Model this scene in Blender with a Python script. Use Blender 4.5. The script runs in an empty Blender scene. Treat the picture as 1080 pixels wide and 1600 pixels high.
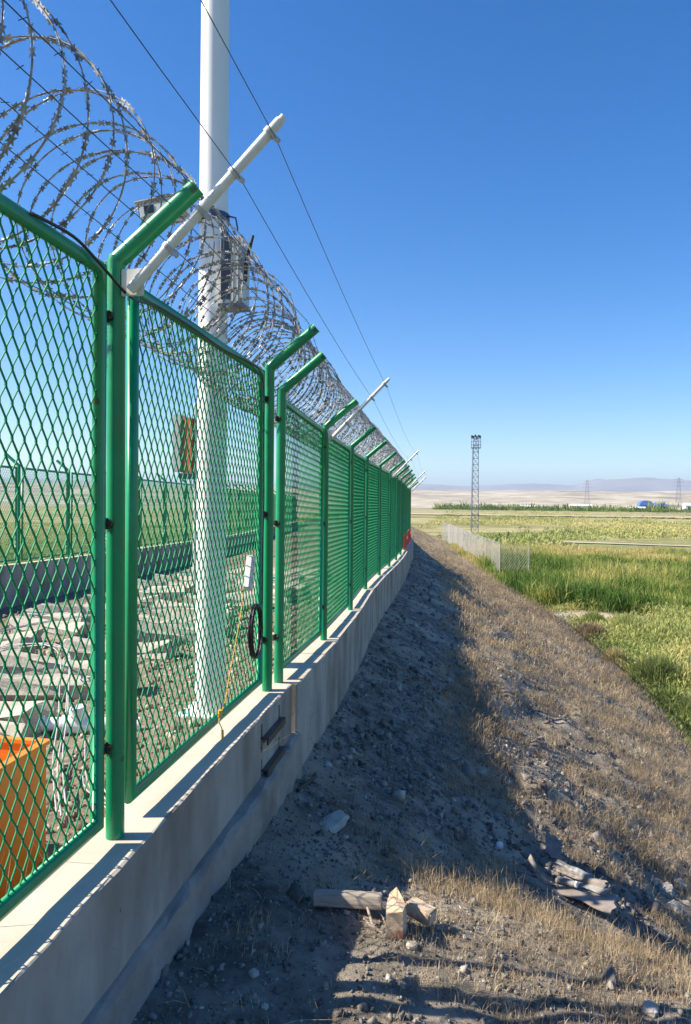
import bpy, bmesh, math, random
import numpy as np
from mathutils import Vector, Matrix
random.seed(7); RNG = np.random.default_rng(11)
R = math.radians
S = bpy.context.scene
COL = S.collection

# ------------------------------------------------------------------ camera
cam_d = bpy.data.cameras.new('camera'); cam = bpy.data.objects.new('camera', cam_d); COL.objects.link(cam)
cam_d.sensor_fit = 'VERTICAL'; cam_d.sensor_height = 36; cam_d.sensor_width = 24.3; cam_d.lens = 36*1150/1600
cam_d.clip_start = 0.05; cam_d.clip_end = 30000
cam.location = (0, 0, 1.10)
cam.rotation_mode = 'QUATERNION'
cam.rotation_quaternion = (Matrix.Rotation(R(8.9), 3, 'Z') @ Matrix.Rotation(R(90-0.85), 3, 'X') @ Matrix.Rotation(R(0.6), 3, 'Z')).to_quaternion()
S.camera = cam
# ------------------------------------------------------------------ sky and sun
EL = 39.5; AZ = 11.5
W = bpy.data.worlds.new('World'); S.world = W; W.use_nodes = True
nt = W.node_tree; nt.nodes.clear()
sky = nt.nodes.new('ShaderNodeTexSky'); sky.sky_type = 'NISHITA'; sky.sun_disc = False
sky.sun_elevation = R(EL); sky.sun_rotation = R(-101.5)
sky.altitude = 900; sky.air_density = 1.0; sky.dust_density = 0.6; sky.ozone_density = 2.6
bg = nt.nodes.new('ShaderNodeBackground'); bg.inputs['Strength'].default_value = 0.092
wo = nt.nodes.new('ShaderNodeOutputWorld')
hs = nt.nodes.new('ShaderNodeHueSaturation'); hs.inputs['Saturation'].default_value = 1.40; hs.inputs['Hue'].default_value = 0.507
nt.links.new(sky.outputs[0], hs.inputs['Color']); nt.links.new(hs.outputs[0], bg.inputs['Color']); nt.links.new(bg.outputs[0], wo.inputs['Surface'])
sd = bpy.data.lights.new('sun', 'SUN'); sd.energy = 5.0; sd.angle = R(0.53); sd.color = (1.0, 0.90, 0.74)
sun = bpy.data.objects.new('sun', sd); COL.objects.link(sun)
dv = Vector((math.cos(R(AZ))*math.cos(R(EL)), math.sin(R(AZ))*math.cos(R(EL)), -math.sin(R(EL))))
sun.rotation_mode = 'QUATERNION'; sun.rotation_quaternion = dv.to_track_quat('-Z', 'Y'); sun.location = (-20, 0, 20)
S.view_settings.view_transform = 'Standard'; S.view_settings.look = 'None'; S.view_settings.exposure = 1.12
S.view_settings.gamma = 1.0; S.view_settings.use_curve_mapping = False
S.cycles.max_bounces = 6; S.cycles.volume_bounces = 0; S.cycles.transparent_max_bounces = 8
S.cycles.use_denoising = True

# ------------------------------------------------------------------ materials
def ramp(n, stops):
    cr = n.color_ramp
    while len(cr.elements) > 1: cr.elements.remove(cr.elements[-1])
    cr.elements[0].position = stops[0][0]; cr.elements[0].color = (*stops[0][1], 1)
    for p, c in stops[1:]:
        e = cr.elements.new(p); e.color = (*c, 1)
def mat(name, stops, scale=6.0, rough=0.8, metal=0.0, bump=0.0, bscale=None, detail=8, attr=None, spec=0.5, stretch=None, trans=None,
        speck=None, bdist=0.01, second=None):
    """noise (or attribute) driven colour ramp with optional dirt specks, second large-scale tint and bump"""
    m = bpy.data.materials.new(name); m.use_nodes = True
    t = m.node_tree; N = t.nodes; L = t.links; b = N['Principled BSDF']
    b.inputs['Roughness'].default_value = rough; b.inputs['Metallic'].default_value = metal
    b.inputs['Specular IOR Level'].default_value = spec
    tc = N.new('ShaderNodeTexCoord'); src = tc.outputs['Object']
    if stretch:
        mp = N.new('ShaderNodeMapping'); mp.inputs['Scale'].default_value = stretch
        L.new(src, mp.inputs['Vector']); src = mp.outputs[0]
    no = N.new('ShaderNodeTexNoise'); no.inputs['Scale'].default_value = scale; no.inputs['Detail'].default_value = detail
    no.inputs['Roughness'].default_value = 0.62
    L.new(src, no.inputs['Vector'])
    fac = no.outputs['Fac']
    if attr:
        a = N.new('ShaderNodeAttribute'); a.attribute_name = attr; fac = a.outputs['Fac']
    r = N.new('ShaderNodeValToRGB'); ramp(r, stops); L.new(fac, r.inputs[0]); colour = r.outputs[0]
    if second:                                   # (scale, colour, lo, hi)
        n2 = N.new('ShaderNodeTexNoise'); n2.inputs['Scale'].default_value = second[0]; n2.inputs['Detail'].default_value = 5
        L.new(src, n2.inputs['Vector'])
        m2 = N.new('ShaderNodeMapRange'); m2.inputs[1].default_value = second[2]; m2.inputs[2].default_value = second[3]
        L.new(n2.outputs['Fac'], m2.inputs[0])
        mx = N.new('ShaderNodeMix'); mx.data_type = 'RGBA'; mx.inputs['B'].default_value = (*second[1], 1)
        L.new(m2.outputs[0], mx.inputs['Factor']); L.new(colour, mx.inputs['A']); colour = mx.outputs['Result']
    if speck:                                    # (scale, colour, threshold)
        v = N.new('ShaderNodeTexVoronoi'); v.inputs['Scale'].default_value = speck[0]; L.new(src, v.inputs['Vector'])
        wn = N.new('ShaderNodeSeparateColor'); L.new(v.outputs['Color'], wn.inputs[0])
        m2 = N.new('ShaderNodeMath'); m2.operation = 'GREATER_THAN'; m2.inputs[1].default_value = speck[2]; L.new(wn.outputs[0], m2.inputs[0])
        m3 = N.new('ShaderNodeMath'); m3.operation = 'LESS_THAN'; m3.inputs[1].default_value = 0.33; L.new(v.outputs['Distance'], m3.inputs[0])
        m4 = N.new('ShaderNodeMath'); m4.operation = 'MULTIPLY'; L.new(m2.outputs[0], m4.inputs[0]); L.new(m3.outputs[0], m4.inputs[1])
        mx = N.new('ShaderNodeMix'); mx.data_type = 'RGBA'; mx.inputs['B'].default_value = (*speck[1], 1)
        L.new(m4.outputs[0], mx.inputs['Factor']); L.new(colour, mx.inputs['A']); colour = mx.outputs['Result']
    L.new(colour, b.inputs['Base Color'])
    if bump:
        nb = N.new('ShaderNodeTexNoise'); nb.inputs['Scale'].default_value = bscale or scale*4; nb.inputs['Detail'].default_value = 10
        nb.inputs['Roughness'].default_value = 0.7
        L.new(src, nb.inputs['Vector'])
        bp = N.new('ShaderNodeBump'); bp.inputs['Strength'].default_value = bump; bp.inputs['Distance'].default_value = bdist
        L.new(nb.outputs['Fac'], bp.inputs['Height']); L.new(bp.outputs[0], b.inputs['Normal'])
    if trans:                                    # thin leaves let light through
        out = N['Material Output']; tr = N.new('ShaderNodeBsdfTranslucent'); L.new(colour, tr.inputs['Color'])
        ms = N.new('ShaderNodeMixShader'); ms.inputs[0].default_value = trans
        L.new(b.outputs[0], ms.inputs[1]); L.new(tr.outputs[0], ms.inputs[2]); L.new(ms.outputs[0], out.inputs['Surface'])
    return m
def flat(name, c, rough=0.6, metal=0.0, var=0.12, scale=9, bump=0.0, spec=0.5):
    lo = tuple(x*(1-var) for x in c); hi = tuple(min(1, x*(1+var)) for x in c)
    return mat(name, [(0.3, lo), (0.7, hi)], scale=scale, rough=rough, metal=metal, bump=bump, spec=spec)

M = {}
M['green'] = mat('green_paint', [(0.25, (0.001, 0.20, 0.075)), (0.75, (0.003, 0.29, 0.115))], scale=5.0, rough=0.32, bump=0.12, bscale=60, bdist=0.002, second=(9, (0.03, 0.20, 0.10), 0.55, 0.72),
                 speck=(26, (0.03, 0.10, 0.05), 0.93))
M['green_mesh'] = mat('green_mesh_paint', [(0.25, (0.001, 0.19, 0.07)), (0.75, (0.002, 0.26, 0.10))], scale=3.0, rough=0.6, spec=0.3)
M['green_far'] = mat('green_paint_faded', [(0.25, (0.01, 0.16, 0.08)), (0.75, (0.02, 0.22, 0.11))], scale=3.0, rough=0.5)
M['concrete'] = mat('concrete', [(0.25, (0.25, 0.228, 0.195)), (0.5, (0.36, 0.333, 0.29)), (0.8, (0.47, 0.435, 0.385))], scale=4.5, rough=0.9, bump=0.5, bscale=40, stretch=(1, 1, .4),
                    bdist=0.006, second=(2.6, (0.17, 0.145, 0.115), 0.45, 0.68), speck=(55, (0.12, 0.11, 0.10), 0.93))
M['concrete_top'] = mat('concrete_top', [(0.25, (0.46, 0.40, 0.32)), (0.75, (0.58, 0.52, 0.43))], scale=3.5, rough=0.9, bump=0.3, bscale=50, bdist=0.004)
M['footing'] = mat('rough_concrete', [(0.25, (0.22, 0.195, 0.165)), (0.75, (0.40, 0.36, 0.31))], scale=6, rough=0.95, bump=0.8, bscale=30, bdist=0.012,
                   second=(2.5, (0.13, 0.115, 0.095), 0.5, 0.72))
M['sleeper'] = mat('weathered_concrete', [(0.25, (0.30, 0.27, 0.22)), (0.75, (0.52, 0.475, 0.40))], scale=5, rough=0.95, bump=0.8, bscale=24, bdist=0.015)
M['steel'] = flat('grey_steel', (0.09, 0.10, 0.125), rough=0.35, metal=0.8)
M['rust'] = flat('dark_rusty_iron', (0.045, 0.032, 0.026), rough=0.75, var=0.4, scale=40)
M['galv'] = mat('galvanised_tape', [(0.35, (0.13, 0.125, 0.12)), (0.65, (0.42, 0.41, 0.39))], scale=30, rough=0.55, metal=0.2)
M['galv_dull'] = mat('galvanised_weathered', [(0.3, (0.30, 0.29, 0.28)), (0.7, (0.50, 0.49, 0.47))], scale=30, rough=0.6, metal=0.2)
M['wire'] = flat('dull_wire', (0.10, 0.10, 0.11), rough=0.45, metal=0.6)
M['white'] = mat('white_paint', [(0.3, (0.70, 0.71, 0.71)), (0.7, (0.80, 0.80, 0.79))], scale=2.5, rough=0.32, stretch=(1, 1, 0.25))
M['plastic'] = mat('white_plastic', [(0.3, (0.62, 0.61, 0.57)), (0.7, (0.76, 0.75, 0.72))], scale=14, rough=0.45)
M['clip'] = flat('grey_plastic_clip', (0.42, 0.42, 0.40), rough=0.5)
M['black'] = flat('black_rubber', (0.012, 0.012, 0.014), rough=0.45)
M['yellow'] = flat('yellow_cord', (0.62, 0.36, 0.03), rough=0.6)
M['orange'] = mat('orange_plastic', [(0.3, (0.72, 0.20, 0.012)), (0.7, (0.85, 0.27, 0.02))], scale=3, rough=0.5, bump=0.15, bscale=20)
M['boxgrey'] = flat('light_grey_enamel', (0.50, 0.51, 0.48), rough=0.4)
M['dark'] = flat('dark_glass', (0.02, 0.022, 0.028), rough=0.15)
M['signal'] = flat('orange_brown_enamel', (0.55, 0.15, 0.05), rough=0.5)
M['red'] = flat('red_cloth', (0.55, 0.05, 0.03), rough=0.8)
M['wood'] = mat('grey_weathered_wood', [(0.3, (0.20, 0.17, 0.14)), (0.7, (0.42, 0.37, 0.31))], scale=9, rough=0.85, stretch=(1, 9, 9), bump=0.6, bscale=9, bdist=0.004)
M['brick'] = mat('pale_broken_brick', [(0.3, (0.50, 0.36, 0.24)), (0.7, (0.62, 0.50, 0.36))], scale=12, rough=0.9, bump=0.6, bscale=40, second=(7, (0.26, 0.13, 0.08), 0.52, 0.62))
M['board'] = mat('weathered_panel', [(0.3, (0.20, 0.165, 0.145)), (0.7, (0.36, 0.31, 0.275))], scale=9, rough=0.75, bump=0.2, bscale=30)
M['slate'] = mat('grey_sheet', [(0.3, (0.12, 0.12, 0.125)), (0.7, (0.36, 0.355, 0.35))], scale=12, rough=0.8, bump=0.3, bscale=30)
M['rock'] = mat('pale_rock', [(0.3, (0.34, 0.30, 0.25)), (0.7, (0.54, 0.49, 0.42))], scale=8, rough=0.9, bump=0.8, bscale=25)
M['soil'] = mat('embankment_soil', [(0.30, (0.10, 0.089, 0.075)), (0.5, (0.22, 0.195, 0.162)), (0.70, (0.42, 0.37, 0.305))], scale=7.0, rough=0.97, spec=0.15,
                bump=1.0, bscale=38, bdist=0.03, second=(1.1, (0.48, 0.40, 0.30), 0.46, 0.66), speck=(30, (0.30, 0.28, 0.25), 0.80), detail=12)
M['yard'] = mat('yard_gravel', [(0.28, (0.16, 0.125, 0.09)), (0.5, (0.26, 0.205, 0.155)), (0.74, (0.38, 0.31, 0.245))], scale=16.0, rough=0.97, spec=0.15,
                bump=1.0, bscale=30, bdist=0.03, speck=(20, (0.36, 0.32, 0.27), 0.72), detail=12)
M['stone'] = mat('gravel_stones', [(0.0, (0.10, 0.092, 0.085)), (0.6, (0.21, 0.19, 0.17)), (0.93, (0.31, 0.285, 0.25)), (1.0, (0.48, 0.45, 0.40))], attr='tint', rough=0.9, spec=0.25)
M['ystone'] = mat('yard_stones', [(0.0, (0.15, 0.11, 0.08)), (0.6, (0.30, 0.24, 0.18)), (1.0, (0.48, 0.42, 0.34))], attr='tint', rough=0.9, spec=0.25)
M['straw'] = mat('dry_grass', [(0.0, (0.20, 0.145, 0.09)), (0.45, (0.42, 0.32, 0.20)), (0.8, (0.60, 0.47, 0.30)), (1.0, (0.70, 0.58, 0.39))], attr='tint', rough=0.8, spec=0.2, trans=0.25)
M['reed'] = mat('green_reed', [(0.0, (0.055, 0.125, 0.02)), (0.3, (0.16, 0.24, 0.045)), (0.6, (0.36, 0.37, 0.10)), (1.0, (0.56, 0.46, 0.19))], attr='tint', rough=0.7, spec=0.25, trans=0.35)
M['shrub'] = mat('feathery_green', [(0.0, (0.11, 0.15, 0.045)), (0.4, (0.30, 0.36, 0.11)), (0.75, (0.44, 0.44, 0.16)), (1.0, (0.58, 0.48, 0.22))], attr='tint', rough=0.75, spec=0.2, trans=0.35)
M['dirt'] = mat('pale_dirt', [(0.3, (0.40, 0.345, 0.27)), (0.7, (0.52, 0.46, 0.375))], scale=2, rough=0.97, spec=0.1)
M['bluepaint'] = flat('blue_wall_paint', (0.07, 0.16, 0.42), rough=0.5)
M['cream'] = flat('whitewash', (0.74, 0.73, 0.70), rough=0.8)
M['latt'] = flat('lattice_steel', (0.16, 0.19, 0.27), rough=0.5, metal=0.2)

def terrain_mat():
    m = bpy.data.materials.new('plain_ground'); m.use_nodes = True
    t = m.node_tree; N = t.nodes; L = t.links; b = N['Principled BSDF']
    b.inputs['Roughness'].default_value = 0.97; b.inputs['Specular IOR Level'].default_value = 0.1
    tc = N.new('ShaderNodeTexCoord')
    def noise(sc, st=(1, 1, 1), det=8, ro=0.6):
        mp = N.new('ShaderNodeMapping'); mp.inputs['Scale'].default_value = st; L.new(tc.outputs['Object'], mp.inputs['Vector'])
        n = N.new('ShaderNodeTexNoise'); n.inputs['Scale'].default_value = sc; n.inputs['Detail'].default_value = det; n.inputs['Roughness'].default_value = ro
        L.new(mp.outputs[0], n.inputs['Vector']); return n.outputs['Fac']
    def rmp(f, st):
        r = N.new('ShaderNodeValToRGB'); ramp(r, st); L.new(f, r.inputs[0]); return r.outputs[0]
    def mix(f, a, c):
        x = N.new('ShaderNodeMix'); x.data_type = 'RGBA'; L.new(f, x.inputs['Factor']); L.new(a, x.inputs['A']); L.new(c, x.inputs['B']); return x.outputs['Result']
    def mr(f, a, c):
        x = N.new('ShaderNodeMapRange'); x.inputs[1].default_value = a; x.inputs[2].default_value = c; x.interpolation_type = 'SMOOTHSTEP'; L.new(f, x.inputs[0]); return x.outputs[0]
    field = rmp(noise(0.022, (0.6, 1.7, 1), 10), [(0.36, (0.13, 0.145, 0.055)), (0.44, (0.27, 0.25, 0.11)), (0.52, (0.44, 0.39, 0.21)), (0.60, (0.30, 0.275, 0.13)), (0.70, (0.50, 0.44, 0.28))])
    tuft = rmp(noise(0.35, (1, 1, 1), 10, 0.75), [(0.42, (0.09, 0.10, 0.04)), (0.52, (0.34, 0.31, 0.15)), (0.62, (0.50, 0.45, 0.27))])
    a = N.new('ShaderNodeMix'); a.data_type = 'RGBA'; a.inputs['Factor'].default_value = 0.42
    L.new(field, a.inputs['A']); L.new(tuft, a.inputs['B'])
    green = rmp(noise(0.5, (1, 1, 1), 8, 0.7), [(0.35, (0.06, 0.10, 0.03)), (0.6, (0.16, 0.20, 0.06)), (0.75, (0.27, 0.26, 0.10))])
    pos = N.new('ShaderNodeVectorMath'); pos.operation = 'LENGTH'; L.new(tc.outputs['Object'], pos.inputs[0]); dist = pos.outputs['Value']
    c1 = mix(mr(dist, 60, 120), green, a.outputs['Result'])
    desert = rmp(noise(0.007, (1, 1.6, 2.5), 14, 0.72), [(0.38, (0.21, 0.185, 0.15)), (0.5, (0.37, 0.33, 0.26)), (0.60, (0.50, 0.45, 0.36))])
    c2 = mix(mr(dist, 380, 520), c1, desert)
    mtn = rmp(noise(0.0012, (1, 1, 1), 8), [(0.35, (0.24, 0.225, 0.22)), (0.65, (0.33, 0.31, 0.30))])
    c3 = mix(mr(dist, 5600, 6400), c2, mtn)
    L.new(c3, b.inputs['Base Color'])
    bp = N.new('ShaderNodeBump'); bp.inputs['Strength'].default_value = 0.6; bp.inputs['Distance'].default_value = 0.5
    L.new(noise(0.8, (1, 1, 1), 8, 0.7), bp.inputs['Height']); L.new(bp.outputs[0], b.inputs['Normal'])
    return m
M['terrain'] = terrain_mat()

# ------------------------------------------------------------------ helpers
def link(o, parent=None):
    COL.objects.link(o)
    if parent: o.parent = parent
    return o
def tag(o, label=None, cat=None, group=None, kind=None):
    if label: o['label'] = label
    if cat: o['category'] = cat
    if group: o['group'] = group
    if kind: o['kind'] = kind
    return o
def empty(name, loc, label, cat, group=None, rz=0):
    o = bpy.data.objects.new(name, None); COL.objects.link(o); o.location = loc; o.rotation_euler = (0, 0, rz); o.empty_display_size = 0.1
    return tag(o, label, cat, group)
class MB:
    def __init__(s): s.v = []; s.f = []; s.sm = []
    def add(s, vs, fs, smooth=False):
        n = len(s.v); s.v += [tuple(v) for v in vs]; s.f += [tuple(i+n for i in f) for f in fs]; s.sm += [smooth]*len(fs); return s
    def box(s, a, b, mtx=None):
        x0, y0, z0 = a; x1, y1, z1 = b
        vs = [(x0,y0,z0),(x1,y0,z0),(x1,y1,z0),(x0,y1,z0),(x0,y0,z1),(x1,y0,z1),(x1,y1,z1),(x0,y1,z1)]
        if mtx is not None: vs = [mtx @ Vector(v) for v in vs]
        return s.add(vs, [(0,3,2,1),(4,5,6,7),(0,1,5,4),(1,2,6,5),(2,3,7,6),(3,0,4,7)])
    def bbox(s, a, b, e=0.004, mtx=None):
        """box with chamfered edges"""
        bm = bmesh.new(); bmesh.ops.create_cube(bm, size=1)
        for v in bm.verts: v.co = Vector([a[i]+(v.co[i]+.5)*(b[i]-a[i]) for i in range(3)])
        bmesh.ops.bevel(bm, geom=bm.edges[:]+bm.verts[:], offset=e, segments=2, affect='EDGES')
        if mtx is not None: bm.transform(mtx)
        bm.verts.index_update()
        s.add([v.co[:] for v in bm.verts], [[v.index for v in f.verts] for f in bm.faces]); bm.free(); return s
    def tube(s, pts, r, n=8, cap=True, rads=None):
        P = [Vector(p) for p in pts]; rings = []
        up = None
        for i, p in enumerate(P):
            t = (P[min(i+1, len(P)-1)]-P[max(i-1, 0)]).normalized()
            if up is None: up = t.orthogonal().normalized()
            up = (up - t*up.dot(t)).normalized(); bi = t.cross(up)
            rr = rads[i] if rads else r
            # mitre compensation
            if 0 < i < len(P)-1:
                c = max(0.5, math.cos((P[i+1]-p).angle(p-P[i-1])/2)); 
            else: c = 1
            rings.append([p + (up*math.cos(2*math.pi*k/n)+bi*math.sin(2*math.pi*k/n))*rr for k in range(n)])
        vs = [v for r_ in rings for v in r_]
        fs = [(i*n+k, i*n+(k+1) % n, (i+1)*n+(k+1) % n, (i+1)*n+k) for i in range(len(P)-1) for k in range(n)]
        s.add(vs, fs, True)
        if cap:
            s.add(rings[0], [tuple(range(n))[::-1]]); s.add(rings[-1], [tuple(range(n))])
        return s
    def build(s, name, m, parent=None, mats=None):
        me = bpy.data.meshes.new(name); me.from_pydata(s.v, [], s.f); me.materials.append(m)
        me.polygons.foreach_set('use_smooth', s.sm); me.update()
        return link(bpy.data.objects.new(name, me), parent)
def obj_of(name, me, parent=None):
    return link(bpy.data.objects.new(name, me), parent)
def np_mesh(name, V, F, m, tint=None, smooth=False):
    """V (n,3), F (k, 3 or 4)"""
    me = bpy.data.meshes.new(name); V = np.asarray(V, np.float32); F = np.asarray(F, np.int32); k = F.shape[1]
    me.vertices.add(len(V)); me.vertices.foreach_set('co', V.ravel())
    me.loops.add(F.size); me.loops.foreach_set('vertex_index', F.ravel())
    me.polygons.add(len(F)); me.polygons.foreach_set('loop_start', np.arange(0, F.size, k, dtype=np.int32))
    me.polygons.foreach_set('loop_total', np.full(len(F), k, np.int32))
    if smooth: me.polygons.foreach_set('use_smooth', np.ones(len(F), bool))
    me.update(calc_edges=True)
    if tint is not None:
        a = me.attributes.new('tint', 'FLOAT', 'POINT'); a.data.foreach_set('value', np.asarray(tint, np.float32))
    me.materials.append(m); return me
_lat = RNG.random((256, 256)).astype(np.float64)
def vnoise(x, y):
    xi = np.floor(x).astype(int); yi = np.floor(y).astype(int); fx = x-xi; fy = y-yi
    fx = fx*fx*(3-2*fx); fy = fy*fy*(3-2*fy)
    a = _lat[xi % 256, yi % 256]; b = _lat[(xi+1) % 256, yi % 256]; c = _lat[xi % 256, (yi+1) % 256]; d = _lat[(xi+1) % 256, (yi+1) % 256]
    return (a*(1-fx)+b*fx)*(1-fy)+(c*(1-fx)+d*fx)*fy - 0.5
def fbm(x, y, o=4):
    s = 0; amp = 1; f = 1
    for i in range(o):
        s = s + amp*vnoise(x*f+17.3*i, y*f+5.1*i); amp *= 0.5; f *= 2.03
    return s
def sstep(a, b, x):
    t = np.clip((x-a)/(b-a), 0, 1); return t*t*(3-2*t)

# ------------------------------------------------------------------ layout curves (metres; fence runs along +Y, wall top at z = 0)
_Y = [-6, 4.3, 4.56, 6.31, 8.28, 10.3, 12.4, 14.36, 16.2, 18.05, 20.2, 22.1, 24, 25.9, 28, 30, 34, 38, 44, 60, 86, 130, 250]
_X = [-1.10, -1.10, -1.135, -1.17, -1.23, -1.32, -1.355, -1.375, -1.40, -1.45, -1.53, -1.61, -1.69, -1.76, -1.98, -2.2, -2.75, -3.25, -3.95, -5.6, -7.8, -14, -45]
_Z = [0, 0, -0.065, -0.115, -0.14, -0.14, -0.15, -0.175, -0.19, -0.205, -0.225, -0.24, -0.26, -0.28, -0.30, -0.32, -0.35, -0.37, -0.4, -0.45, -0.5, -0.5, -0.5]
def XC(y): return np.interp(y, _Y, _X)
def ZW(y): return np.interp(y, _Y, _Z)
PLAIN = -3.55
def ground(x, y):
    x = np.asarray(x, float); y = np.asarray(y, float)
    off = x-XC(y)
    zb = np.interp(y, [-6, 1.5, 2.5, 3.4, 4.2, 6, 300], [-.42, -.42, -.45, -.54, -.56, -.60, -.60]) + ZW(y)*(y > 4.3)
    o = np.maximum(off-.12, 0)
    plane = zb - np.interp(y, [13, 19, 30, 44], [.5, .465, .435, .42])*o + 0.05*np.sin(o*1.3)*(y > 4)
    ledge = -.47 - 0.09*o - 0.42*np.maximum(o-2.0, 0)
    w = sstep(4.6, 2.6, y)
    outer = plane*(1-w) + ledge*w
    outer = np.maximum(outer, PLAIN) + np.minimum(0.18*np.exp(-np.abs(outer-PLAIN)*3), 0.18)*0
    inner = -.37 - 0.083*np.maximum(-off-.1, 0)
    inner = np.where(off < -7.1, -.55-0.33*(-off-7.1), inner)
    inner = np.maximum(inner, PLAIN)
    z = np.where(off > 0.0, outer, inner)
    am = sstep(0.12, 0.6, off)*(0.02+0.10*sstep(0.6, 2.0, off)*sstep(2.5, 5, y)) + 0.03*(off < -0.3)
    am = am*np.clip((z-PLAIN)/0.4+0.1, 0, 1)
    z = z + am*fbm(x*1.1, y*0.7, 5)*1.5 + am*.75*fbm(x*4.1+7, y*3.1, 4)*sstep(3.2, 6, y) + .05*sstep(.4, .9, off)*fbm(x*5.3, y*4.7+3, 4)*(z > PLAIN+.1) + 0.02*np.clip(np.abs(off)*4-.4, 0, 1)*fbm(x*7, y*7, 3)
    return z

# embankment sheet
cols = np.concatenate([np.arange(-17, -8, .6), np.arange(-8, -2.6, .14), np.arange(-2.6, 3.6, .05), np.arange(3.6, 8.6, .16)])
rows = [-4.0]
while rows[-1] < 240: 
    y = rows[-1]; rows.append(y + (0.3 if y < 0.8 else max(0.05, 0.05*(y/6))))
rows = np.array(rows)
GX = XC(rows)[:, None]+cols[None, :]; GY = np.repeat(rows[:, None], len(cols), 1)
GZ = ground(GX, GY)
GZ[GZ <= PLAIN+0.02] -= 0.10
def grid_faces(nr, nc, msk=None):
    i = np.arange(nr-1)[:, None]*nc+np.arange(nc-1)[None, :]
    f = np.stack([i, i+1, i+nc+1, i+nc], -1).reshape(-1, 4)
    return f
V = np.stack([GX, GY, GZ], -1).reshape(-1, 3); F = grid_faces(len(rows), len(cols))
ci = F[:, 0] % len(cols); inn = cols[ci] < -0.1
tag(obj_of('embankment', np_mesh('embankment', V, F[~inn], M['soil'], smooth=True)), kind='structure')
tag(obj_of('yard_ground', np_mesh('yard_ground', V, F[inn], M['yard'], smooth=True)), kind='structure')

# plain, hills and mountains: one polar sheet
th = np.radians(np.concatenate([np.arange(-180, -60, 4), np.arange(-60, 60, 0.35), np.arange(60, 180.1, 4)]))
rr = np.concatenate([[0.5], np.geomspace(8, 480, 60), np.geomspace(500, 4200, 90), np.geomspace(4400, 12000, 44)])
TH, RRm = np.meshgrid(th, rr)
TX = RRm*np.sin(TH); TY = RRm*np.cos(TH)
rise = sstep(430, 2600, RRm)
TZ = PLAIN + 0.12*fbm(TX*.04, TY*.04, 3)*sstep(60, 150, RRm)
TZ = TZ + rise*40 + sstep(430, 800, RRm)*(fbm(TX/170, TY/130, 5)*13 + fbm(TX/600+3, TY/500, 3)*10)
TZ = TZ - sstep(3000, 4600, RRm)*24
dg = np.degrees(TH)      # 0 = along +Y
ridge = np.interp(dg, [-70, -34, -20, -8, -2, 4, 8.5, 10, 13, 16, 19, 24, 70], [150, 150, 155, 160, 175, 168, 160, 215, 225, 228, 250, 258, 220])
prof = np.exp(-((RRm-8200)/1300)**2)
TZ = TZ + prof*(ridge + 45*fbm(TH*14, RRm/2500, 5)) + sstep(5200, 7000, RRm)*20
V = np.stack([TX, TY, TZ], -1).reshape(-1, 3)
tag(obj_of('terrain', np_mesh('terrain', V, grid_faces(len(rr), len(th)), M['terrain'], smooth=True)), kind='structure')

# ------------------------------------------------------------------ walls
def strip(name, ys, prof, m, parent=None, jit=0.004, closed=True, seed=0):
    """extrude a closed (off, z) profile along the fence curve"""
    rg = np.random.default_rng(seed); n = len(prof); vs = []
    for y in ys:
        for (o, z) in prof:
            vs.append((XC(y)+o+rg.normal()*jit*.6, y, ZW(y)*(y > 4.3)+z+rg.normal()*jit*.5))
    fs = [(i*n+k, (i+1)*n+k, (i+1)*n+(k+1) % n, i*n+(k+1) % n) for i in range(len(ys)-1) for k in range(n)]
    fs += [tuple(range(n)), tuple(range((len(ys)-1)*n, len(ys)*n))[::-1]]
    return MB().add(vs, fs).build(name, m, parent)
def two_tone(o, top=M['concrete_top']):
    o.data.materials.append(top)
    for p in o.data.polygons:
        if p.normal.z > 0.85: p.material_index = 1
w1 = empty('concrete_wall', (-1.1, -3, 0), 'near stretch of the low concrete wall with a footing, carrying the first green panels', 'wall')
def off_par(o, par): o.parent = par; o.matrix_parent_inverse = Matrix.Translation(-Vector(par.location)); return o
# near body with four vertical pockets cut for the two steel bars
body = strip('wall_body', list(np.arange(-3, 4.34, .12)), [(-.10, -.7), (.11, -.7), (.11, -.004), (.104, 0), (-.10, 0)], M['concrete'], jit=0.0025)
cm = MB()
for y0 in (3.62, 3.98):
    cm.box((-.99-.045, y0, -.19), (-.90, y0+.035, -.045)); cm.box((-.99-.0451, y0+.004, -.36), (-.90, y0+.031, -.225))
cutter = cm.build('cutter', M['rust'])
md = body.modifiers.new('b', 'BOOLEAN'); md.operation = 'DIFFERENCE'; md.object = cutter; md.solver = 'EXACT'
dg_ = bpy.context.evaluated_depsgraph_get(); nm = bpy.data.meshes.new_from_object(body.evaluated_get(dg_))
body.modifiers.clear(); body.data = nm; bpy.data.objects.remove(cutter)
while len(nm.materials) > 1: nm.materials.pop()
for p in nm.polygons: p.material_index = 0
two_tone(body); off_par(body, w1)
ys = list(np.arange(-3, 4.45, .1)); rg = np.random.default_rng(3)
ft = MB(); n = 5; vs = []
for y in ys:
    wob = rg.normal()*.006+.012*math.sin(y*2.3)
    for (o, z) in [(.10, -.9), (.165+wob*.8, -.9), (.155+wob, -.335+rg.normal()*.006), (.135+wob, -.318), (.10, -.312)]:
        vs.append((-1.1+o, y, z))
fs = [(i*n+k, (i+1)*n+k, (i+1)*n+(k+1) % n, i*n+(k+1) % n) for i in range(len(ys)-1) for k in range(n)] + [tuple(range(n)), tuple(range((len(ys)-1)*n, len(ys)*n))[::-1]]
off_par(ft.add(vs, fs).build('footing', M['footing']), w1)
for z in (-.125, -.29):
    b = MB().box((-1.03, 3.64, z), (-.955, 4.02, z+.008)).box((-.965, 3.64, z-.028), (-.957, 4.02, z))
    off_par(b.build('steel_bar', M['steel']), w1)
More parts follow.
